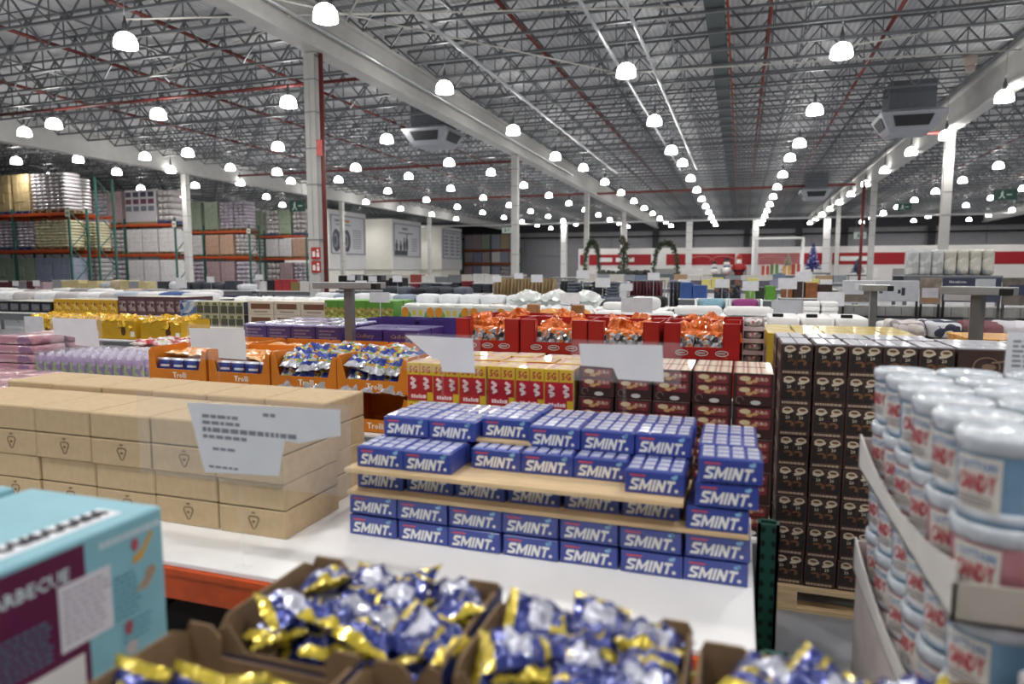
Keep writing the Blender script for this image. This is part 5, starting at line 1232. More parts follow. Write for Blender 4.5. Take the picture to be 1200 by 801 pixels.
# nappy bags and cushions
nap = [bag_mesh(0.42, 0.5, 0.24, 110 + k, (mat('#dcdedd', 0.3, var=0.12, coat=0.5), mat('#c9d2d0', 0.3, coat=0.5), mat('#d6dccb', 0.3, coat=0.5)), 10, 12, 0.1, True, 0.3) for k in range(2)]
for i in range(3): tag(link('nappy_bag', nap[i % 2], None, (-2.84 + i * 0.42, 9.25, 1.282), PI / 2 * 0 + jr(.1)), 'big pale plastic bag of nappies behind the banded bags', 'bag', 'big nappy bags')
tag(link('pillow', softbox(0.4, 0.45, 0.19, 5, 0.02, 3.0, 24, 10, 5, 0, 0.006).mesh('pillow', whm), None, (-1.2, 9.25, 1.282)), 'plump white pillow left of the teal blanket', 'pillow')
soft_group([(-1.56, 9.2, 1.282, 0), ], softs(0.38, 0.4, 0.11, whm, 1), 'flat folded white blanket beside the plump pillow', 'white blanket', None) if False else tag(link('white_blanket', softbox(0.34, 0.4, 0.11, 9, 0.01, 4.0, 24, 10, 5, 0, 0.006).mesh('white_blanket', whm), None, (-1.585, 9.25, 1.282)), 'flat folded white blanket beside the plump pillow', 'blanket')
cu = softs(0.34, 0.4, 0.18, mat('#dcdfe3', 0.75, var=0.1, scale=6), 2) + softs(0.36, 0.4, 0.17, mat('#8c97a8', 0.75, var=0.25, scale=8), 1)
for i in range(10): tag(link('cushion', cu[(i * 2 + (i > 4)) % 3 if i < 5 else i % 2], None, (-6.3 + i * 0.36, 9.5 + jr(.05), 1.282), jr(.1)), 'pale cushion in the long row behind the green boxes', 'cushion', 'pale cushions')
wht = softs(0.17, 0.3, 0.11, mat('#eef0ef', 0.5, var=0.06), 2, 0.02, 3.0)
bed_table(-6.9, -4.9, 7.75, 8.35, 1.34, 'narrow table under the white paper rolls')
for i in range(9): tag(link('white_pouch', wht[i % 2], None, (-6.72 + i * 0.2, 8.05, 1.342), jr(.2)), 'puffy white pouch behind the cream cartons', 'pouch', 'puffy white pouches')
# patterned cushions, planks
pc = [softbox(0.26, 0.5, 0.13, 7 + k, 0.03, 4.5, 28, 12, 9).mesh('cushion', m) for k, m in enumerate((blotch_mat('cushion_print_a', ['#d6d2cd', '#b9aeb0', '#cfc8c4', '#9a8f96'], 14, 0.8), blotch_mat('cushion_print_b', ['#3a4058', '#e0e0df', '#2f354a', '#c9ccd2'], 13, 0.8), mat('#6b2632', 0.85, var=0.2), mat('#c9c7cf', 0.8, var=0.1)))]
lbl = ['beige mottled cushion beside the slim sign stand', 'navy and white patterned cushion on the cushion table', 'dark red cushion beside the navy patterned one', 'pale grey cushion at the end of the cushion table']
for i in range(4): tag(link('cushion', pc[i], None, (1.30 + i * 0.245 + (0.03 if i > 1 else 0), 6.35, 1.272), jr(.15)), lbl[i], 'cushion')
for i in range(4): tag(link('cushion', softbox(0.28, 0.3, 0.1, 30 + i, 0.012, 3.2).mesh('cushion', mat('#d9d8d6', 0.8)), None, (1.3 + i * 0.3, 6.78, 1.272)), 'flat pale cushion behind the patterned cushions', 'cushion', 'flat pale cushions')
rack_table(1.45, 2.9, 5.3, 6.0, 1.25, 'display table under the pine planks')
plk = MB().cbox(0, 1.2, 0, 0.09, 0, 0.022, 0.002).mesh('pine_plank', mat('#d29a4c', 0.55, var=0.2, scale=5, stretch=(1, 12, 12)))
for j in range(6):
    for l in range(4): tag(link('pine_plank', plk, None, (1.50 + jr(.01), 5.36 + j * 0.095, 1.252 + l * 0.024)), 'pine plank in the flat pile behind the coffee stack', 'plank', 'pine planks in a pile')
# towels, far left
tw_ = [softbox(0.62, 0.6, 0.24, 20 + k, 0.012, 4.0, 24, 10, 4, 0, 0.008).mesh('towel', m) for k, m in enumerate((mat('#b3bccb', 0.9, var=0.08, scale=20), mat('#dfe1e2', 0.9), mat('#3d5a96', 0.9), mat('#c5c0c0', 0.9)))]
for k, (x, c) in enumerate(((-12.3, 0), (-11.66, 1), (-11.1, 2), (-10.5, 1))): tag(link('towel_pile', tw_[c], None, (x, 11.3, 1.142)), ['pale blue folded towel next to the blue one', 'white folded towel between the pale and deep blue ones', 'deep blue folded towel on the towel table', 'white folded towel at the end of the towel table'][k], 'towel')
for i in range(6): tag(link('towel_pile', tw_[(1, 3)[i % 2]], None, (-15.9 + i * 0.64, 11.3, 1.142), 0, scale=(1, 1, 0.9)), 'pale folded towel on the left part of the towel table', 'towel', 'pale folded towels')

# ================================================================== clothing and merchandise further back
def garment(h, w, t, seed, m):
    b = MB(); nu, nv = 8, 8
    for s in (1, -1):
        vs = []
        for j in range(nv + 1):
            v = j / nv
            for i in range(nu + 1):
                u = i / nu
                ww = w * (0.55 + 0.45 * min(1, v * 3)); f = 0.012 * math.sin(u * 17 + seed) * v
                vs.append((s * (t / 2) * (1 - (2 * u - 1) ** 2) ** 0.5 + f, (u - 0.5) * ww, h * (1 - v) + 0.02 * (1 - (2 * u - 1) ** 2) * (1 - v)))
        o = len(b.v); b.v += vs
        for j in range(nv):
            for i in range(nu):
                a = o + j * (nu + 1) + i; f = [a, a + nu + 1, a + nu + 2, a + 1]
                b.f.append(f if s > 0 else f[::-1]); b.mi.append(0); b.sm.append(True)
    return b.mesh('garment', m)
def clothes_rail(x0, x1, y, z, label, gm_, glabel, ggroup, n, h, name='garment'):
    r = link('clothes_rail', MB().tube([(x0 - 0.05, y, z + 0.03), (x1 + 0.05, y, z + 0.03)], 0.014).mesh('clothes_rail', STEEL)); tag(r, label, 'rail')
    lg = MB().tube([(0, 0, 0), (0, 0, z + 0.03)], 0.016).mesh('leg', STEEL); ft = MB().bar((0, -0.25, 0.015), (0, 0.25, 0.015), 0.03).mesh('foot', STEEL)
    for x in (x0 - 0.04, x1 + 0.04): link('leg', lg, r, (x, y, 0)); link('foot', ft, r, (x, y, 0))
    hk = MB(); hk.bar((0, -0.16, -0.02), (0, 0, 0.02), 0.008); hk.bar((0, 0, 0.02), (0, 0.16, -0.02), 0.008); hk.bar((0, 0, 0.02), (0, 0, 0.05), 0.006); hk = hk.mesh('hanger', BLACK)
    for i in range(n):
        o = tag(link(name, gm_[i % len(gm_)], None, (x0 + (i + 0.5) * (x1 - x0) / n, y, z - h), jr(.06)), glabel, name.replace('_', ' '), ggroup); link('hanger', hk, o, (0, 0, h - 0.02))
kh = [garment(0.75, 0.44, 0.06, k, mat(c, 0.9, var=0.1, scale=12)) for k, c in enumerate(('#b09a74', '#a68f6a', '#bba680'))]
clothes_rail(-5.78, -4.2, 16, 1.62, 'clothes rail hung with khaki trousers', kh, 'khaki trousers hanging on the rail before the second column', 'hanging khaki trousers', 18, 0.75, 'trousers')
mr = [garment(0.75, 0.44, 0.06, k + 5, mat(c, 0.9, var=0.12, scale=12)) for k, c in enumerate(('#6e3a46', '#5e2f3c', '#7a4450'))]
clothes_rail(-2.44, -1.68, 16, 1.56, 'clothes rail hung with maroon shirts', mr, 'maroon shirt hanging on the rail left of the blue packs', 'hanging maroon shirts', 10, 0.75, 'shirt')
dk = [garment(0.75, 0.44, 0.07, k + 9, mat(c, 0.9, var=0.12, scale=12)) for k, c in enumerate(('#2e3038', '#3b3d45', '#24262d'))]
clothes_rail(-4.1, -3.75, 16, 1.55, 'short clothes rail hung with dark green jackets', [garment(0.75, 0.44, 0.07, 2, mat('#3c443f', 0.9))], 'dark green jacket hanging beside the khaki trousers', 'hanging dark jackets', 4, 0.75, 'jacket')
clothes_rail(-1.60, -1.33, 16.7, 1.5, 'short clothes rail hung with navy coats', dk, 'navy coat hanging beside the maroon shirts', 'hanging navy coats', 3, 0.7, 'coat')

def merch_table(x0, x1, y, z, zt, label, spec, group, seed, depth=0.8):
    """table with individually placed folded or boxed goods"""
    rnd = random.Random(seed)
    rack_table(x0, x1, y - 0.05, y + depth, z, label)
    x = x0 + 0.03
    k = 0
    while True:
        kind, w, h, cols, lb = spec[rnd.randrange(len(spec))] if len(spec) > 1 else spec[0]
        w = w * rnd.uniform(0.85, 1.15); hh = h * rnd.uniform(0.8, 1.2)
        if x + w > x1: break
        m = cols[rnd.randrange(len(cols))]
        key = (kind, label, k % 6)
        if kind == 'soft': me = softbox(w, depth * 0.7, hh, k + seed, 0.012, 3.6, 16, 8, 5, 0, 0.008).mesh('folded_garment', m); yy = y + depth * 0.4
        elif kind == 'stack':
            b = MB(); n = max(2, int(hh / 0.06))
            for q in range(n):
                sb = softbox(w * rnd.uniform(.9, 1), depth * 0.55, hh / n * 1.05, q + k, 0.006, 4.0, 12, 6); b.add([(a[0] + rnd.uniform(-.01, .01), a[1], a[2] + q * hh / n) for a in sb.v], sb.f, 0, True)
            me = b.mesh('garment_stack', m); yy = y + depth * 0.4
        else: me = MB().cbox(-w / 2 + .004, w / 2 - .004, -0.2, 0.2, 0, hh, 0.006).mesh('goods_carton', m); yy = y + 0.25
        nm = {'soft': 'folded_garment', 'stack': 'garment_stack', 'box': 'goods_carton'}[kind]
        tag(link(nm, me, None, (x + w / 2, yy, z + 0.002)), lb, {'soft': 'garment', 'stack': 'garments', 'box': 'carton'}[kind], group + ', ' + lb[:18]); x += w + 0.01; k += 1
D1, D2, D3, D4 = mat('#26272d', 0.9, var=0.2, scale=8), mat('#3d4048', 0.9, var=0.2, scale=8), mat('#5d626e', 0.9, var=0.2, scale=8), mat('#17181c', 0.9)
merch_table(-3.68, -2.3, 14.6, 1.16, 1.55, 'table of dark folded clothes left of the maroon shirts', [('stack', 0.28, 0.36, (D1, D2, D3), 'stack of dark folded clothes left of the maroon shirts')], 'dark clothes stacks', 5)
merch_table(-3.9, -1.1, 12.0, 1.16, 1.4, 'long table of grey and black folded clothes before the rails', [('soft', 0.36, 0.2, (D2, D3, D4), 'dark folded garment on the table in front of the rails')], 'dark folded clothes', 6)
merch_table(-9.0, -5.9, 17.5, 1.2, 1.6, 'table of checked and red clothes beside the khaki rail', [('stack', 0.32, 0.3, (D2, D3, mat('#7a3038', 0.9, var=0.3, scale=20)), 'stack of grey or red clothes left of the khaki rail')], 'clothes stacks by khaki rail', 7)
merch_table(-8.8, -6.2, 15.6, 1.2, 1.5, 'front table of dark clothes beside the khaki rail', [('soft', 0.4, 0.2, (D1, D2, D3), 'dark folded garment in front of the checked clothes')], 'dark folded clothes by checked stacks', 17)
merch_table(-11.6, -9.2, 18, 1.25, 1.7, 'table of black appliance boxes before the poster walls', [('box', 0.45, 0.36, (D4, D1, mat('#54503f', 0.7, var=0.4, scale=10)), 'dark appliance box on the table before the poster walls')], 'dark appliance boxes', 8)
merch_table(-14.5, -12.0, 18, 1.2, 1.6, 'table of red and white boxes near the first column', [('box', 0.3, 0.3, (mat('#a8333a', 0.5), mat('#d9d5d2', 0.5), D1, mat('#8a7a4a', 0.5)), 'red, white or dark small box on the table near the first column')], 'mixed small boxes by first column', 9)
merch_table(-18.6, -14.7, 18, 1.2, 1.5, 'table of dark and pale goods before the third rack', [('box', 0.4, 0.26, (D2, mat('#b9b4b0', 0.6), mat('#6f5a55', 0.6, var=0.3)), 'assorted carton on the table before the racking'), ('soft', 0.5, 0.24, (mat('#c9ccd0', 0.8), D2), 'assorted soft goods on the table before the racking')], 'assorted goods before racking', 10)
merch_table(-23.4, -18.8, 18, 1.1, 1.55, 'table of silver and beige goods before the first rack', [('soft', 0.45, 0.4, (mat('#a5a7aa', 0.6, var=0.3, scale=12), mat('#b7a98f', 0.8), mat('#7d8086', 0.6, var=0.4, scale=12)), 'silver-grey or beige soft goods before the first rack'), ('box', 0.4, 0.35, (mat('#c9b98a', 0.7), mat('#9a9c9f', 0.6)), 'beige or grey carton before the first rack')], 'grey and beige goods', 11)
merch_table(-26.5, -23.5, 18, 1.05, 1.5, 'table of pink and maroon goods below the blue rack load', [('box', 0.45, 0.38, (mat('#a58c92', 0.6), mat('#5a2e34', 0.6), mat('#8f8b90', 0.6)), 'pink-grey or maroon carton below the racking')], 'pink-grey cartons', 12)
merch_table(-22.0, -12.8, 14.5, 1.1, 1.4, 'long table of pale flat goods across the left side', [('soft', 0.6, 0.2, (mat('#c9c7c4', 0.8), mat('#dcdcdc', 0.8), mat('#8d8a8c', 0.8), mat('#b09a8a', 0.8)), 'pale flat soft goods on the long left table')], 'pale flat goods', 13)
# right of the rails
merch_table(-1.3, -0.62, 15.6, 1.2, 1.55, 'table of blue and white packs beside the navy coats', [('box', 0.3, 0.33, (mat('#2f4f8c', 0.5, var=0.2), mat('#c9cdd2', 0.5), mat('#37589a', 0.5)), 'blue or white pack beside the navy coats')], 'blue and white packs', 14)
merch_table(-0.55, 0.02, 15.0, 1.15, 1.55, 'table of dark speckled boxes in the middle aisle', [('box', 0.26, 0.4, (blotch_mat('speckle', ['#3a3d45', '#6f6a66', '#8c5a4a', '#4a5a6a', '#22252b'], 14),), 'dark speckled box in the middle aisle')], 'dark speckled boxes', 15)
merch_table(0.08, 0.72, 15.4, 1.2, 1.6, 'table of lime green boxes right of the speckled ones', [('box', 0.2, 0.33, (mat('#5f9a34', 0.5), mat('#7fae45', 0.5), mat('#2d3d2a', 0.5)), 'lime green box right of the speckled boxes')], 'lime green boxes', 16)
merch_table(0.8, 2.0, 15.4, 1.25, 1.6, 'table of brown wooden crates before the blue tree', [('box', 0.24, 0.32, (mat('#7a4a2c', 0.7, var=0.25), mat('#8f5a34', 0.7, var=0.25), mat('#3c2a22', 0.7)), 'brown wooden crate before the blue tree')], 'brown crates', 18)
merch_table(-2.4, 2.6, 21, 1.3, 1.6, 'long table of yellow, white and lilac boxes in the middle distance', [('box', 0.3, 0.28, (mat('#d9cf7a', 0.5), mat('#dcdcde', 0.5), mat('#8f8aa5', 0.5), mat('#5d5a66', 0.5), mat('#c9c5b0', 0.5)), 'small pale box on the long middle table')], 'small pale boxes', 19)
merch_table(-6.0, 4.0, 27, 1.4, 1.7, 'far long table of mixed boxes before the toy display', [('box', 0.5, 0.28, (mat('#8a8f96', 0.6), mat('#c5c2bb', 0.6), mat('#5a6068', 0.6), mat('#a58a6a', 0.6), mat('#6a7a90', 0.6)), 'mixed grey or tan carton on the far long table')], 'far mixed cartons', 20)
merch_table(-15.5, -6.5, 25, 1.35, 1.65, 'far long table of mixed goods before the second column', [('box', 0.55, 0.3, (mat('#b9b5ae', 0.6), mat('#8d4038', 0.6), mat('#6c6f74', 0.6), mat('#c9c9c6', 0.6), mat('#4a4d52', 0.6)), 'mixed carton on the far table before the second column')], 'far mixed cartons by column', 21)

# small price cards on stems
cardm = MB().box(-0.16, 0.16, -0.004, 0.004, 0, 0.2).mesh('price_card', mat('#e6e6ea', 0.6)); stm = MB().tube([(0, 0.006, -0.9), (0, 0.006, 0.02)], 0.008, 6).mesh('stem', STEEL)
def small_card(x, y, z, label, sx=1.0, sz=1.0, m=None):
    o = tag(link('price_card', cardm, None, (x, y, z), 0, scale=(sx, 1, sz)), label, 'sign', None); link('stem', MB().tube([(0, 0.008, -(z / sz)), (0, 0.008, 0.02)], 0.008, 6).mesh('stem', STEEL), o)
for x, y, z, s, l in ((-5.55, 15.5, 1.5, 1.3, 'white price card at the left end of the khaki rail'), (-4.55, 15.5, 1.5, 1.6, 'white price card in front of the khaki trousers'), (-5.0, 15.5, 1.58, 1.2, 'white price card above the khaki trousers'),
    (-3.2, 14.4, 1.6, 1.6, 'white price card above the dark clothes stacks'), (-2.75, 14.3, 1.42, 1.8, 'white price card in front of the dark clothes stacks'), (-2.2, 14.0, 1.36, 1.4, 'white price card beside the maroon shirts'), (-1.85, 15.6, 1.56, 1.5, 'white price card above the maroon shirts'),
    (-0.35, 14.6, 1.42, 1.6, 'white price card before the speckled boxes'), (0.2, 14.8, 1.36, 1.8, 'white price card before the lime green boxes'), (0.9, 14.8, 1.40, 2.0, 'white price card left of the brown crates'), (1.2, 14.9, 1.55, 1.8, 'upper white price card above the brown crates'),
    (-10.6, 17.2, 1.5, 1.4, 'left white price card before the appliance boxes'), (-9.9, 17.2, 1.46, 1.5, 'right white price card before the appliance boxes'), (-8.9, 14.9, 1.33, 1.8, 'white price card left of the checked clothes'), (-7.9, 14.9, 1.5, 1.4, 'white price card above the checked clothes'),
    (-13.6, 17.0, 1.5, 1.5, 'white price card before the red and white boxes'), (-15.4, 17.0, 1.42, 1.6, 'white price card on the assorted goods table'), (-16.6, 17.0, 1.38, 1.6, 'second white price card on the assorted goods table'), (-20.4, 14.0, 1.2, 1.6, 'white price card on the long pale table'),
    (-24.0, 17.2, 1.25, 1.6, 'white price card before the maroon cartons'), (-23.0, 17.2, 1.25, 1.8, 'second white price card before the maroon cartons'), (-10.6, 10.9, 1.42, 1.5, 'white price card on the towel table')):
    small_card(x, y, z + 0.05, l, s * 0.55, s * 0.55)
for x, y, z, sx, sz, l in ((-3.66, 6.5, 1.47, 0.75, 0.55, 'pale lilac card above the mango packs'), (-1.98, 8.2, 1.40, 0.75, 0.7, 'pale lilac card above the banded bags'), (-1.05, 7.4, 1.36, 1.05, 0.8, 'wide pale price card above the white quilted packs'), (1.06, 9.2, 1.38, 0.95, 0.85, 'beige board standing behind the white duvets'), (-7.5, 5.55, 1.1, 0.9, 1.0, 'pale grey card at the left end of the golden trays')): small_card(x, y, z, l, sx, sz)

# ================================================================== furniture boards and wrapped tissue
def board_stand(x0, x1, y, z0, z1, label, m, prints):
    o = tag(link('picture_board', MB().cbox(x0, x1, y, y + 0.05, z0, z1, 0.006).mesh('picture_board', m)), label, 'sign')
    for nm, me in prints: link(nm, me, o, (0, y - 0.0015, 0))
    return o
def rect(x0, x1, z0, z1, m, name='print'): return (name, MB().plate([(x0, z0), (x1, z0), (x1, z1), (x0, z1)], 0.001).mesh(name, m))
lg_ = mat('#c9cbd0', 0.5); sofa = mat('#7d7568', 0.7, var=0.3, scale=14); navym = mat('#3c4258', 0.5)
board_stand(1.55, 2.0, 12.0, 1.30, 1.66, 'white board with a sofa photograph beside the slim stand', mat('#d9dade', 0.5), [rect(1.58, 1.97, 1.32, 1.44, sofa, 'sofa_print'), rect(1.72, 1.98, 1.52, 1.62, WHITE, 'caption_card'), rect(1.85, 1.95, 1.44, 1.52, mat('#6b6660', 0.6), 'armchair_print')])
board_stand(2.02, 2.62, 12.0, 1.34, 1.66, 'white board with small dark chairs printed on it', lg_, [rect(2.33, 2.37, 1.46, 1.52, D2, 'chair_print'), rect(2.38, 2.43, 1.43, 1.55, D2, 'chair_print'), rect(2.07, 2.12, 1.46, 1.58, D3, 'stool_print')])
board_stand(2.64, 2.92, 12.0, 1.30, 1.70, 'tall board with a bed photograph left of the navy board', mat('#8f8378', 0.7, var=0.3, scale=8), [rect(2.66, 2.88, 1.40, 1.55, mat('#c9c6cc', 0.8, var=0.1), 'bed_print'), rect(2.66, 2.9, 1.33, 1.40, mat('#9c7a5a', 0.7), 'floor_print')])
o = board_stand(2.94, 3.70, 12.0, 1.34, 1.71, 'navy mattress board with white lettering', navym, [rect(2.96, 3.35, 1.36, 1.58, mat('#b9b5b5', 0.6), 'mattress_print'), rect(3.36, 3.62, 1.56, 1.69, lg_, 'caption_card')])
link('lettering', text('Novaform', 0.22, WHITE, 0, 0.01), o, (3.13, 11.997, 1.645))
board_stand(3.72, 4.3, 12.0, 1.3, 1.71, 'board with a dark living room photograph at the far right', mat('#6f675f', 0.7, var=0.3, scale=8), [rect(3.8, 4.28, 1.45, 1.6, navym, 'sofa_print')])
bx = Proto('furniture_carton', MB().cbox(-0.11, 0.11, 0, 0.4, 0, 0.16, 0.006).mesh('furniture_carton', mat('#9a9b98', 0.6, var=0.15)))
rack_table(1.45, 4.4, 11.95, 12.9, 1.10, 'display table under the furniture picture boards', top_m=D1)
for i in range(12): bx.spawn((1.62 + i * 0.225, 12.06, 1.102), 'small grey carton under the furniture picture boards', 'carton', 'small grey cartons under the boards')
for x0, x1, z0 in ((1.55, 2.0, 1.3), (2.02, 2.62, 1.34), (2.64, 2.92, 1.3), (2.94, 3.7, 1.34), (3.72, 4.3, 1.3)):
    for x in (x0 + 0.02, x1 - 0.02): tag(link('board_post', MB().box(-0.012, 0.012, 0, 0.05, 1.102, z0 + 0.002).mesh('board_post', BLACK), None, (x, 12.0, 0)), 'slim black post carrying a furniture board', 'post', 'slim black board posts')
# wrapped tissue towers
rack_table(3.2, 4.95, 16, 17.2, 1.72, 'high platform under the wrapped tissue towers', top_m=mat('#8d9094', 0.5))
tsm = [blotch_mat('tissue_print_a', ['#d3d3d1', '#c2c3c2', '#dadad6', '#b5b8b9', '#a9b3bd'], 7, 0.3, 0.6), blotch_mat('tissue_print_b', ['#d0cdc2', '#bdb9ac', '#8f969c', '#dad8ce', '#c5c1b4'], 9, 0.3, 0.6)]
for i in range(7):
    m = tsm[i > 2]
    tag(link('tissue_tower', softbox(0.215, 0.4, 0.53, i, 0.012, 6.0, 20, 14, 6, 0, 0.01).mesh('tissue_tower', m), None, (3.39 + i * 0.222, 16.3, 1.722)), ['bluish-white wrapped tissue tower on the high platform', 'cream printed tissue tower on the high platform'][i > 2], 'tissue pack', 'tissue towers, ' + ('bluish', 'cream')[i > 2])
# ================================================================== pallet racking on the left
rk_g = mat('#2c5d52', 0.5, var=0.1); rk_o = mat('#b5491f', 0.5, var=0.1)
def pallet_load(w, d, h, m, n, seed, soft=False):
    """wrapped stack of cartons: layers proud of each other"""
    rnd = random.Random(seed); b = MB()
    b.box(-w / 2, w / 2, 0, d, 0, 0.02, 1); b.box(-w / 2, w / 2, 0, d, 0.11, 0.14, 1)
    for x in (-w / 2, -0.05, w / 2 - 0.1):
        for y in (0, d / 2 - 0.05, d - 0.1): b.box(x, x + 0.1, y, y + 0.1, 0.02, 0.11, 1)
    me_p = b
    lh = (h - 0.14) / n
    c = MB()
    for k in range(n):
        for i in range(3):
            a = -w / 2 + i * w / 3; q = rnd.uniform(0, 0.02)
            if soft:
                sb = softbox(w / 3 - 0.01, d, lh * 0.98, k * 3 + i + seed, 0.02, 4.0, 10, 6)
                c.add([(v[0] + a + w / 6, v[1] + d / 2 + q, v[2] + 0.14 + k * lh) for v in sb.v], sb.f, 0, True)
            else: c.cbox(a + 0.004, a + w / 3 - 0.004, q, d - q, 0.14 + k * lh + 0.004, 0.14 + (k + 1) * lh - 0.004, 0.012, 0)
    return me_p.mesh('pallet_load', mat('#7a6a52', 0.7), mat('#4a5a86', 0.6) if seed % 3 == 0 else mat('#8a7352', 0.7)), c.mesh('wrapped_goods', m)
def wrapm(h, v=0.12): return mat(h, 0.3, 0.0, v, 6, coat=0.5)
LOADS = {
 'grey': (wrapm('#a9a4a6'), 10, 'pallet load of grey shrink-wrapped sacks', True), 'cream': (wrapm('#cfc8a5'), 9, 'pallet load of cream paper sacks', True),
 'white': (wrapm('#d2d0d0'), 5, 'pallet load of white cartons', False), 'lilac': (wrapm('#b3abb5'), 8, 'pallet load of lilac-grey wrapped packs', True),
 'blue': (wrapm('#8d93a5'), 6, 'pallet load of blue-grey wrapped cartons', False), 'kraft': (wrapm('#a8946c'), 4, 'pallet load of kraft cartons', False),
 'green': (wrapm('#8d9a86'), 5, 'pallet load of green printed cartons', False), 'rose': (wrapm('#a58f92'), 6, 'pallet load of rose printed cartons', False),
 'orange': (wrapm('#bd9c86'), 5, 'pallet load of orange printed cartons', False), 'pearl': (wrapm('#bdb7b6'), 5, 'pallet load of pearl-grey wrapped goods', True)}
LM = {}
def load(kind, x, y, z, w, h, where):
    m, n, lb, soft = LOADS[kind]
    key = (kind, round(w, 2), round(h, 2))
    if key not in LM: LM[key] = pallet_load(w, 1.0, h, m, n, len(LM), soft)
    pm_, gm_ = LM[key]
    o = tag(link('pallet_load', pm_, None, (x, y, z)), lb + ' ' + where, 'pallet load', lb[15:] + ' ' + where); link('wrapped_goods', gm_, o)
def rack(y, bays, zl, label, ztop, plan, where, xr=-32.0):
    """plan: per level list of kinds laid out along x from the right end"""
    bwid = 3.9; d = 1.1
    root = link('pallet_rack', MB().box(xr - 0.05, xr + 0.05, y, y + 0.08, 0, ztop).mesh('pallet_rack', rk_g)); tag(root, label, 'rack')
    up = MB().box(-0.05, 0.05, 0, 0.08, 0, ztop).mesh('upright', rk_g)
    br = MB(); z = 0.3; s = 0
    while z + 0.9 < ztop:
        br.bar((0, 0.08 if s else d - 0.08, z), (0, d - 0.08 if s else 0.08, z + 0.9), 0.04); z += 0.9; s = 1 - s
    br = br.mesh('brace', rk_g)
    for k in range(bays + 1):
        x = xr - k * bwid
        for yy in (0, d - 0.08):
            if not (k == 0 and yy == 0): link('upright', up, root, (x, y + yy, 0))
        link('brace', br, root, (x, y, 0))
    bm = MB().box(-bwid + 0.05, -0.05, -0.02, 0.05, -0.14, 0).mesh('beam', rk_o)
    for z in zl:
        for k in range(bays):
            link('beam', bm, root, (xr - k * bwid, y, z)); link('beam', bm, root, (xr - k * bwid, y + d - 0.05, z))
    for lvl, kinds in enumerate(plan):
        z = ([0.0] + list(zl))[lvl] + 0.002
        hmax = {0: 2.5, 1: 1.5, 2: 2.0}[lvl]
        for i, kd_ in enumerate(kinds):
            bay, j = divmod(i, 3); x = xr - bay * bwid - 0.72 - j * 1.24
            if kd_: load(kd_, x, y + 0.04, z, 1.14, hmax, where + (' at floor level', ' on the middle level', ' on top')[lvl])
    return root
rack(25.8, 2, (2.9, 4.75), 'green and orange pallet rack beneath the tall grey sacks', 5.0, [['blue', 'blue', 'green', 'green', 'blue', 'blue'], ['cream', 'cream', 'lilac', 'lilac', 'grey', 'grey'], ['grey', 'grey', 'kraft', 'kraft', 'kraft', 'grey']], 'in the nearest rack')
rack(27.4, 2, (2.9, 4.75), 'tall back-to-back rack frame behind the nearest rack', 6.7, [['grey', 'blue', 'blue', None, None, None], ['cream', 'grey', 'grey', None, None, None], [None, 'grey', None, None, None, None]], 'in the frame behind')
rack(32.6, 2, (2.85, 4.65), 'pallet rack carrying the boxes with coloured squares', 5.0, [['white', 'white', 'white', 'lilac', 'white', 'white'], ['white', 'white', 'white', 'pearl', 'white', 'white'], ['pearl', None, None, 'rose', 'lilac', 'rose']], 'in the second rack')
rack(39.1, 2, (2.85, 4.6), 'pallet rack with rose and green printed loads', 5.0, [['lilac', 'rose', 'rose', 'lilac', 'rose', 'rose'], ['pearl', 'orange', 'orange', 'white', 'white', 'pearl'], ['lilac', 'lilac', 'green', 'green', 'rose', 'lilac']], 'in the third rack')
rack(45.6, 2, (2.85, 4.6), 'pallet rack just left of the first tall column', 5.0, [['lilac', 'rose', 'pearl', 'white', 'rose', 'rose'], ['orange', 'white', 'white', 'pearl', 'white', 'pearl'], ['pearl', 'green', 'pearl', 'green', 'rose', 'lilac']], 'in the fourth rack')
rack(85.0, 3, (2.85, 4.6), 'distant pallet rack seen beyond the poster walls', 5.0, [['blue', 'pearl', 'blue', 'white', 'blue', 'rose'], ['orange', 'blue', 'white', 'pearl', 'blue', 'pearl'], ['blue', 'kraft', 'blue', 'green', 'rose', 'lilac']], 'in the distant rack', -27.4)
for x in (-27.5, -22.5): pass
# boxes with coloured squares (top of the second rack)
csb = MB().cbox(-2.4, 0, 0, 1.0, 0.14, 2.05, 0.02); csb.box(-2.4, 0, 0, 1.0, 0, 0.13, 1)
o = tag(link('wrapped_crate', csb.mesh('wrapped_crate', wrapm('#b7b4b8', 0.06), mat('#8a7352', 0.7)), None, (-33.36, 32.64, 4.652)), 'big pale wrapped crate with rows of coloured squares on the second rack', 'crate')
cols = ['#34364e', '#5e3048', '#5d646e']
for r_ in range(3):
    sqm_ = MB().plate([(0, 0), (0.44, 0), (0.44, 0.3), (0, 0.3)], 0.004).mesh('colour_square', mat(cols[r_], 0.5))
    for c in range(4): link('colour_square', sqm_, o, (-2.33 + c * 0.58, -0.006, 1.62 - r_ * 0.42))
lbm_ = MB().cbox(-0.15, 0.15, -0.01, 0, -0.17, 0.17, 0.003).mesh('aisle_plate', mat('#dcd8c8', 0.5))
for x, y, z, l in ((-32.0, 25.79, 4.7, 'small white number plate on the nearest rack'), (-32.0, 32.59, 4.6, 'small white number plate on the second rack'), (-32.0, 39.09, 4.55, 'small white number plate on the third rack')):
    o = tag(link('aisle_plate', lbm_, None, (x, y - 0.012, z)), l, 'sign'); n_ = MB(); n_.box(-0.09, -0.05, 0, 0.002, -0.06, 0.06); n_.box(-0.02, 0.02, 0, 0.002, -0.06, 0.06); n_.box(0.05, 0.09, 0, 0.002, -0.06, 0.06); link('number_print', n_.mesh('number_print', D2), o, (0, -0.0125, 0))

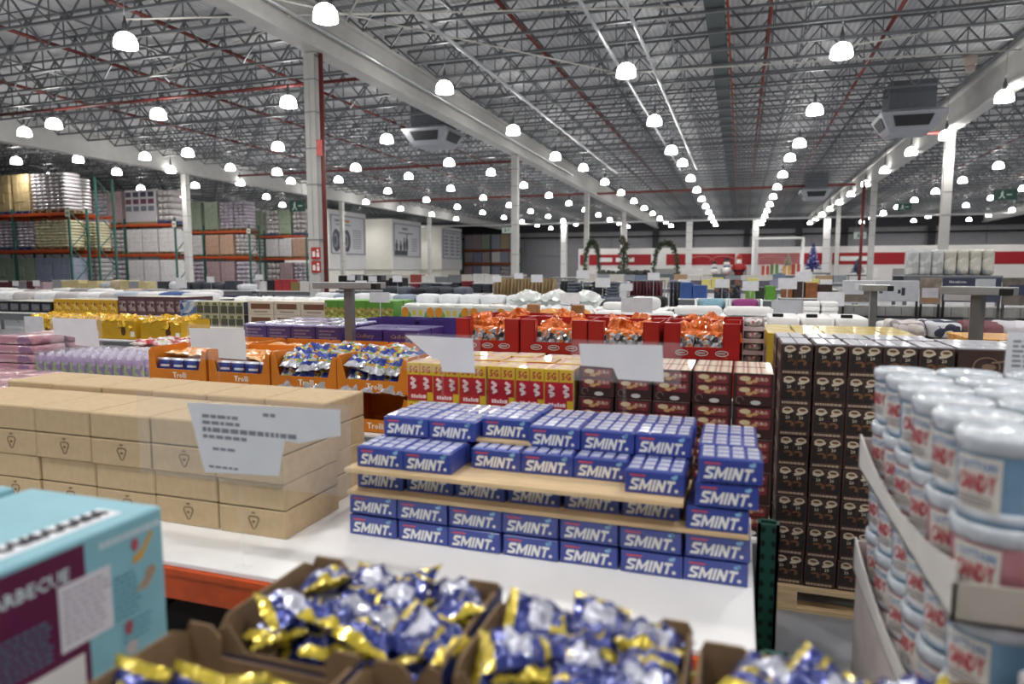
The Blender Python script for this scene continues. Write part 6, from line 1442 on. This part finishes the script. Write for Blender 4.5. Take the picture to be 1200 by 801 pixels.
# ================================================================== white poster walls
pw_m = mat('#f2f0e6', 0.55, var=0.03, scale=1); pw_s = mat('#dedede', 0.55, var=0.03, scale=1); frame_m = mat('#8f9298', 0.5); post_m = mat('#d3d4d8', 0.5, var=0.03)
def poster_wall(y0, y1, label, kind):
    d = y1 - y0; x = -34.0
    b = MB().cbox(-4.6, 0, 0, d, 2.0, 7.2, 0.02, 0, right=1); b.box(-4.4, -0.2, 0.2, d - 0.2, 0, 2.0, 0)
    o = tag(link('poster_wall', b.mesh('poster_wall', pw_m, pw_s), None, (x, y0, 0)), label, 'wall')
    z0, z1 = 3.4, 6.75
    ps = link('poster', MB().plate([(0.35, z0), (d - 0.35, z0), (d - 0.35, z1), (0.35, z1)], 0.01).mesh('poster', post_m), o, (0.012, 0, 0), PI / 2)
    fr = MB()
    for (a, b2, c, e) in ((0.35, d - 0.35, z0, z0), (0.35, d - 0.35, z1, z1)): fr.bar((a, 0, c), (b2, 0, e), 0.1)
    fr.bar((0.35, 0, z0), (0.35, 0, z1), 0.1); fr.bar((d - 0.35, 0, z0), (d - 0.35, 0, z1), 0.1)
    link('frame', fr.mesh('frame', frame_m), o, (0.03, 0, 0), PI / 2)
    dk_ = mat('#55585f', 0.6, var=0.3, scale=2); t = MB()
    if kind == 'tyre':
        ty = MB()
        for k in range(3):
            cx = 1.2 + k * 0.85
            ty.lathe([(0.55, -0.01), (0.95, -0.02), (1.1, 0.0), (0.95, 0.02), (0.55, 0.01)], 20) if False else ty.ell(cx, 4.55, 0.62, 1.0, -0.003 * k, 0.002, 24, 0)
            ty.ell(cx - 0.12, 4.55, 0.32, 0.62, -0.003 * k - 0.002, 0.002, 24, 1); ty.ell(cx - 0.16, 4.55, 0.2, 0.42, -0.003 * k - 0.004, 0.002, 24, 0)
        link('tyre_print', ty.mesh('tyre_print', dk_, mat('#9a9da3', 0.6)), ps, (0, -0.006, 0))
        t.box(1.0, 2.2, 0, 0.002, 6.2, 6.4); t.box(1.2, 3.6, 0, 0.002, 5.9, 6.02)
        link('orange_strip', MB().box(2.6, 3.4, 0, 0.002, 6.2, 6.42).mesh('orange_strip', mat('#c98a4a', 0.5)), ps, (0, -0.004, 0))
        for k in range(9): t.box(3.9, 5.4, 0, 0.002, 3.9 + k * 0.2, 3.98 + k * 0.2)
    elif kind == 'figures':
        g = MB(); g.box(0.45, d * 0.5, 0, 0.002, 3.5, 4.0)
        for cx, h in ((0.9, 1.0), (1.8, 0.9), (2.6, 1.3), (3.2, 1.7)): g.ell(cx, 4.0 + h * 0.4, 0.28, h * 0.45, -0.002, 0.002); g.ell(cx, 4.0 + h * 0.95, 0.14, 0.16, -0.003, 0.002)
        link('figures_print', g.mesh('figures_print', dk_), ps, (0, -0.004, 0))
        t.box(2.2, 3.4, 0, 0.002, 6.15, 6.4); t.box(1.4, 4.6, 0, 0.002, 5.75, 5.9)
        for k in range(6): t.box(4.3, 5.6, 0, 0.002, 4.0 + k * 0.25, 4.09 + k * 0.25)
    else:
        for c in range(3):
            for r_ in range(6): t.box(0.8 + c * 1.8, 1.9 + c * 1.8, 0, 0.002, 3.8 + r_ * 0.42, 4.0 + r_ * 0.42)
        t.box(0.8, 5.2, 0, 0.002, 6.4, 6.5)
    link('printed_lines', t.mesh('printed_lines', mat('#8d9098', 0.6)), ps, (0, -0.004, 0))
    # bright base strip with glazed slots
    sm_ = MB().box(0, 0.5, -0.01, 0.01, 0, 0.5).mesh('base_panel', WHITE)
poster_wall(51.7, 58.0, 'white wall block with a poster of tyres', 'tyre')
poster_wall(63.2, 69.9, 'white wall block with a poster of standing figures', 'figures')
poster_wall(75.4, 81.7, 'white wall block with a poster of small text columns', 'text')

# ================================================================== red and white wall at the far end
rw = struct('wall_far', MB().box(-17.2, 26.0, 75.0, 75.4, 0, 4.3).mesh('wall_far', mat('#e7e4e1', 0.55, var=0.03, scale=1)), label='white partition with a red band at the far end')
redw = mat('#a3121c', 0.5, var=0.06)
for a, b_ in ((-17.0, -9.2), (-7.6, -0.6), (-0.2, 8.2), (8.6, 20.3), (20.6, 25.8)): link('red_band', MB().box(a, b_, 74.97, 75.0, 2.5, 3.65).mesh('red_band', redw), rw)
for x0, x1 in ((-15.0, -13.4), (-13.0, -11.0), (9.3, 12.2)): link('white_lettering_panel', MB().box(x0, x1, 74.93, 74.97, 2.85, 3.3).mesh('white_lettering_panel', WHITE), rw)
sw_ = MB()
for cx in (-4.0, -1.8, 3.0):
    for k in range(10):
        a = 0.3 + k * 0.25; sw_.bar((cx + 1.4 * math.cos(a), 0, 2.7 + 0.7 * math.sin(a)), (cx + 1.4 * math.cos(a + .25), 0, 2.7 + 0.7 * math.sin(a + .25)), 0.06)
link('curved_line_print', sw_.mesh('curved_line_print', mat('#d98a88', 0.5)), rw, (0, 74.94, 0))
dm = mat('#9a9a98', 0.5)
for x in (-9.0, -2.0, 14.0): link('service_hatch', MB().box(x, x + 2.6, 74.96, 75.0, 0.1, 2.1).mesh('service_hatch', dm), rw)
lk = MB().box(0, 2.2, 74.95, 75.0, 1.2, 2.15).mesh('white_panel', WHITE)
for x in (-14, -6, 5, 10.5, 17.5): link('white_panel', lk, rw, (x, 0, 0))

# ================================================================== seasonal decorations
def conifer(x, y, z, h, r, label, m, lights=None, pot=True):
    rnd = random.Random(int(x * 10)); b = MB()
    tr = MB().tube([(0, 0, 0), (0, 0, h * 0.3)], 0.04 * h).mesh('trunk', mat('#5a4230', 0.8))
    for k in range(9):
        z0 = h * (0.12 + 0.86 * k / 9); rr = r * (1 - k / 9.3)
        n = 14
        for i in range(n):
            a = 2 * PI * (i + 0.5 * (k % 2)) / n; l = rr * rnd.uniform(0.85, 1.1)
            c, s_ = math.cos(a), math.sin(a); wv = 0.11 * r * 2
            p0 = (0.1 * l * c, 0.1 * l * s_, z0 + h * 0.12); p1 = (l * c - wv * s_, l * s_ + wv * c, z0 + 0.01); p2 = (l * c + wv * s_, l * s_ - wv * c, z0 + 0.01); p3 = (l * 1.08 * c, l * 1.08 * s_, z0 - h * 0.02)
            b.add([p0, p1, p3, p2, (0.3 * l * c, 0.3 * l * s_, z0 - 0.02)], [(0, 1, 2, 3), (0, 4, 1), (1, 4, 2), (2, 4, 3), (3, 4, 0)])
    b.lathe([(0.03 * h, h * 0.93), (0.015 * h, h * 1.0), (0.0, h * 1.02)], 6)
    o = tag(link('christmas_tree', b.mesh('christmas_tree', m), None, (x, y, z)), label, 'tree'); link('trunk', tr, o)
    if lights:
        g = MB()
        for k in range(70):
            t = rnd.random() ** 1.3; a = rnd.uniform(0, 2 * PI); rr = r * (1 - t) * 1.02; g.blob(rr * math.cos(a), rr * math.sin(a), h * (0.12 + 0.85 * t), 0.02 * h, 0.02 * h, 0.02 * h, 0, 5, 3)
        link('baubles', g.mesh('baubles', lights), o); o.children[-1]['kind'] = 'stuff'
    return o
rack_table(3.6, 5.6, 49.3, 50.7, 1.75, 'platform under the blue decorated tree')
conifer(4.55, 50, 1.752, 1.95, 0.52, 'blue-violet Christmas tree with white baubles on a platform', mat('#3f4488', 0.6, var=0.4, scale=12), mat('#d9d8f0', 0.4))
conifer(2.9, 48, 1.752, 1.2, 0.4, 'small snowy grey Christmas tree left of the blue one', mat('#9a9a8a', 0.7, var=0.3, scale=10))
rack_table(2.2, 3.5, 47.4, 48.6, 1.75, 'platform under the small snowy tree')
conifer(8.0, 55, 1.602, 1.1, 0.5, 'small dark blue decorated tree near the white exit sign', mat('#3a4268', 0.6, var=0.4, scale=12), mat('#cfd4ea', 0.4)); rack_table(7.3, 8.9, 54.3, 55.7, 1.6, 'platform under the small dark blue tree')
grn = mat('#3f4a34', 0.8, var=0.4, scale=10)
def leaf_cloud(b, c, r, n, rnd, L=0.1):
    for _ in range(n):
        d = Vector((rnd.gauss(0, 1), rnd.gauss(0, 1), rnd.gauss(0, 1))).normalized(); p = Vector(c) + d * r * rnd.uniform(0.3, 1.0)
        u = d.cross(Vector((rnd.random(), rnd.random(), rnd.random()))).normalized() * L * 0.4; t = d * L
        b.add([p - u, p + u, p + t, p + d.cross(u) * 0.6], [(0, 1, 2), (1, 3, 2), (3, 0, 2), (1, 0, 3)])
def garland(x, y, z, h, w, label, straight=0.6):
    rnd = random.Random(int(h * 100)); b = MB(); n = 26; path = []
    for k in range(n + 1):
        a = PI * k / n; p = (x + w / 2 * math.cos(a) * (1 if straight > 0.5 else math.cos(a)**2), y, z + h * max(0.0, math.sin(a)) ** straight); path.append(p)
        leaf_cloud(b, p, 0.16, 26, rnd, 0.13)
    o = tag(link('garland_arch', MB().tube(path, 0.05, 6).mesh('garland_arch', grn)), label, 'garland'); q = link('foliage', b.mesh('foliage', grn), o); q['kind'] = 'stuff'
garland(-9.4, 45, 1.65, 2.1, 1.0, 'dark green garland arch beside the second column', 0.9); garland(-4.6, 45, 1.65, 2.0, 1.5, 'wide dark green garland arch before the white pillar', 0.8)
rack_table(-11.4, -3.6, 44.4, 45.6, 1.42, 'long platform under the garland arches')
sp2 = MB(); rnd = random.Random(77)
for k in range(16): a = k * 1.1; leaf_cloud(sp2, (0.1 * math.cos(a), 0.1 * math.sin(a), 0.3 + k * 0.1), 0.17 * (1.1 - k / 30), 26, rnd, 0.11)
o = tag(link('spiral_topiary', MB().tube([(0, 0, 0), (0, 0, 1.7)], 0.03, 6).mesh('spiral_topiary', mat('#5a4230', 0.8)), None, (-4.85, 30, 1.45)), 'tall dark green spiral topiary among the potted plants', 'plant'); link('foliage', sp2.mesh('foliage', grn), o)['kind'] = 'stuff'; rack_table(-6.3, -3.2, 27.86, 30.6, 1.44, 'platform under the topiary and potted plants')
for k in range(8):
    b = MB(); b.lathe([(0.1, 0), (0.14, 0.16), (0.12, 0.16), (0.0, 0.15)], 10, 1); rnd = random.Random(k)
    for i in range(9): a = rnd.uniform(0, 6.28); q = rnd.uniform(0.05, 0.16); b.blob(q * math.cos(a), q * math.sin(a), 0.2 + rnd.uniform(0, .16), 0.09, 0.09, 0.08, 0, 6, 4, i, 0.6, 4)
    tag(link('potted_plant', b.mesh('potted_plant', mat('#3a4038', 0.8, var=0.4, scale=14), mat('#5a4238', 0.7)), None, (-5.4 + k * 0.26, 28.1, 1.442)), 'small dark potted plant in the row beside the topiary', 'plant', 'small dark potted plants')
# santa, snowmen and gifts
rack_table(-2.0, 1.2, 39.3, 40.7, 1.6, 'red-fronted platform under the santa and snowman figures', top_m=mat('#7a3a2c', 0.6))
def snowman(x, label, s=1.0):
    b = MB(); b.blob(0, 0, 0.25 * s, 0.25 * s, 0.25 * s, 0.25 * s, 0); b.blob(0, 0, 0.62 * s, 0.18 * s, 0.18 * s, 0.18 * s, 0); b.lathe([(0.2 * s, 0.78 * s), (0.2 * s, 0.8 * s), (0.12 * s, 0.8 * s), (0.12 * s, 0.95 * s), (0, 0.95 * s)], 10, 1); b.bar((0, -0.16 * s, 0.62 * s), (0, -0.3 * s, 0.61 * s), 0.04 * s, None, 2)
    o = tag(link('snowman', b.mesh('snowman', WHITE, D1, mat('#c9702c', 0.5)), None, (x, 40, 1.602)), label, 'figure'); link('scarf', MB().lathe([(0.15 * s, 0.44 * s), (0.19 * s, 0.46 * s), (0.18 * s, 0.52 * s), (0.14 * s, 0.52 * s)], 10).mesh('scarf', mat('#4a6a9a', 0.8)), o)
snowman(-1.4, 'white snowman figure with blue scarf at the left of the santa', 0.8); snowman(-0.75, 'taller snowman figure next to the santa', 1.0)
b = MB(); b.lathe([(0.0, 0.0), (0.22, 0.02), (0.3, 0.3), (0.24, 0.55), (0.14, 0.7)], 12, 0); b.lathe([(0.3, 0.2), (0.31, 0.24), (0.3, 0.3)], 12, 2); b.blob(0, -0.02, 0.82, 0.15, 0.15, 0.16, 1); b.blob(0, -0.1, 0.72, 0.14, 0.1, 0.16, 3); b.lathe([(0.17, 0.9), (0.16, 0.96), (0.06, 1.15), (0.0, 1.2)], 10, 0)
for s in (-1, 1): b.tube([(s * 0.24, 0, 0.55), (s * 0.36, -0.1, 0.4), (s * 0.3, -0.2, 0.3)], [0.08, 0.07, 0.06], 8, 0); b.box(s * 0.06 if s > 0 else -0.2, 0.2 if s > 0 else -0.06, -0.2, 0.05, 0, 0.1, 2)
o = tag(link('santa_figure', b.mesh('santa_figure', mat('#a82a2c', 0.7), mat('#d9a58a', 0.6), D4, WHITE), None, (-0.1, 40, 1.602)), 'red and white santa figure on the toy platform', 'figure')
gf = [mat('#a8443c', 0.5), mat('#5a7a4a', 0.5), mat('#c99a5a', 0.5)]
for k, x in enumerate((1.4, 1.9, 2.6, 3.1)):
    b = MB().cbox(-0.22, 0.22, -0.2, 0.2, 0, 0.55 + 0.1 * (k % 2), 0.02, 0); b.box(-0.04, 0.04, -0.206, 0.206, 0, 0.56 + 0.1 * (k % 2), 1)
    tag(link('gift_box', b.mesh('gift_box', gf[k % 3], mat('#e0d5c0', 0.5)), None, (x, 44, 1.602)), ['red wrapped gift box left of the snowy tree', 'green wrapped gift box on the goal platform', 'tan wrapped gift box on the goal platform', 'red wrapped gift box beside the snowy tree'][k], 'gift')
rack_table(1.0, 3.5, 43.4, 44.6, 1.6, 'platform under the wrapped gift boxes')
# football goal with net
gl_ = MB(); 
for a, c in (((0.9, 58, 0), (0.9, 58, 4.4)), ((4.55, 58, 0), (4.55, 58, 4.4)), ((0.9, 58, 4.4), (4.55, 58, 4.4)), ((0.9, 58, 4.4), (0.9, 59.4, 3.6)), ((4.55, 58, 4.4), (4.55, 59.4, 3.6)), ((0.9, 59.4, 3.6), (0.9, 59.6, 0)), ((4.55, 59.4, 3.6), (4.55, 59.6, 0))): gl_.tube([a, c], 0.09)
o = tag(link('goal_frame', gl_.mesh('goal_frame', WHITE)), 'white football goal frame with net before the red wall', 'goal')
nt_ = MB()
for k in range(25): x = 0.9 + 3.65 * k / 24; nt_.bar((x, 59.5, 0.1), (x, 59.4, 3.6), 0.018); nt_.bar((x, 59.4, 3.6), (x, 58, 4.4), 0.018)
for k in range(24): z = 0.2 + 3.4 * k / 23; nt_.bar((0.9, 59.48, z), (4.55, 59.48, z), 0.018)
link('net', nt_.mesh('net', mat('#c9c9c9', 0.7)), o)
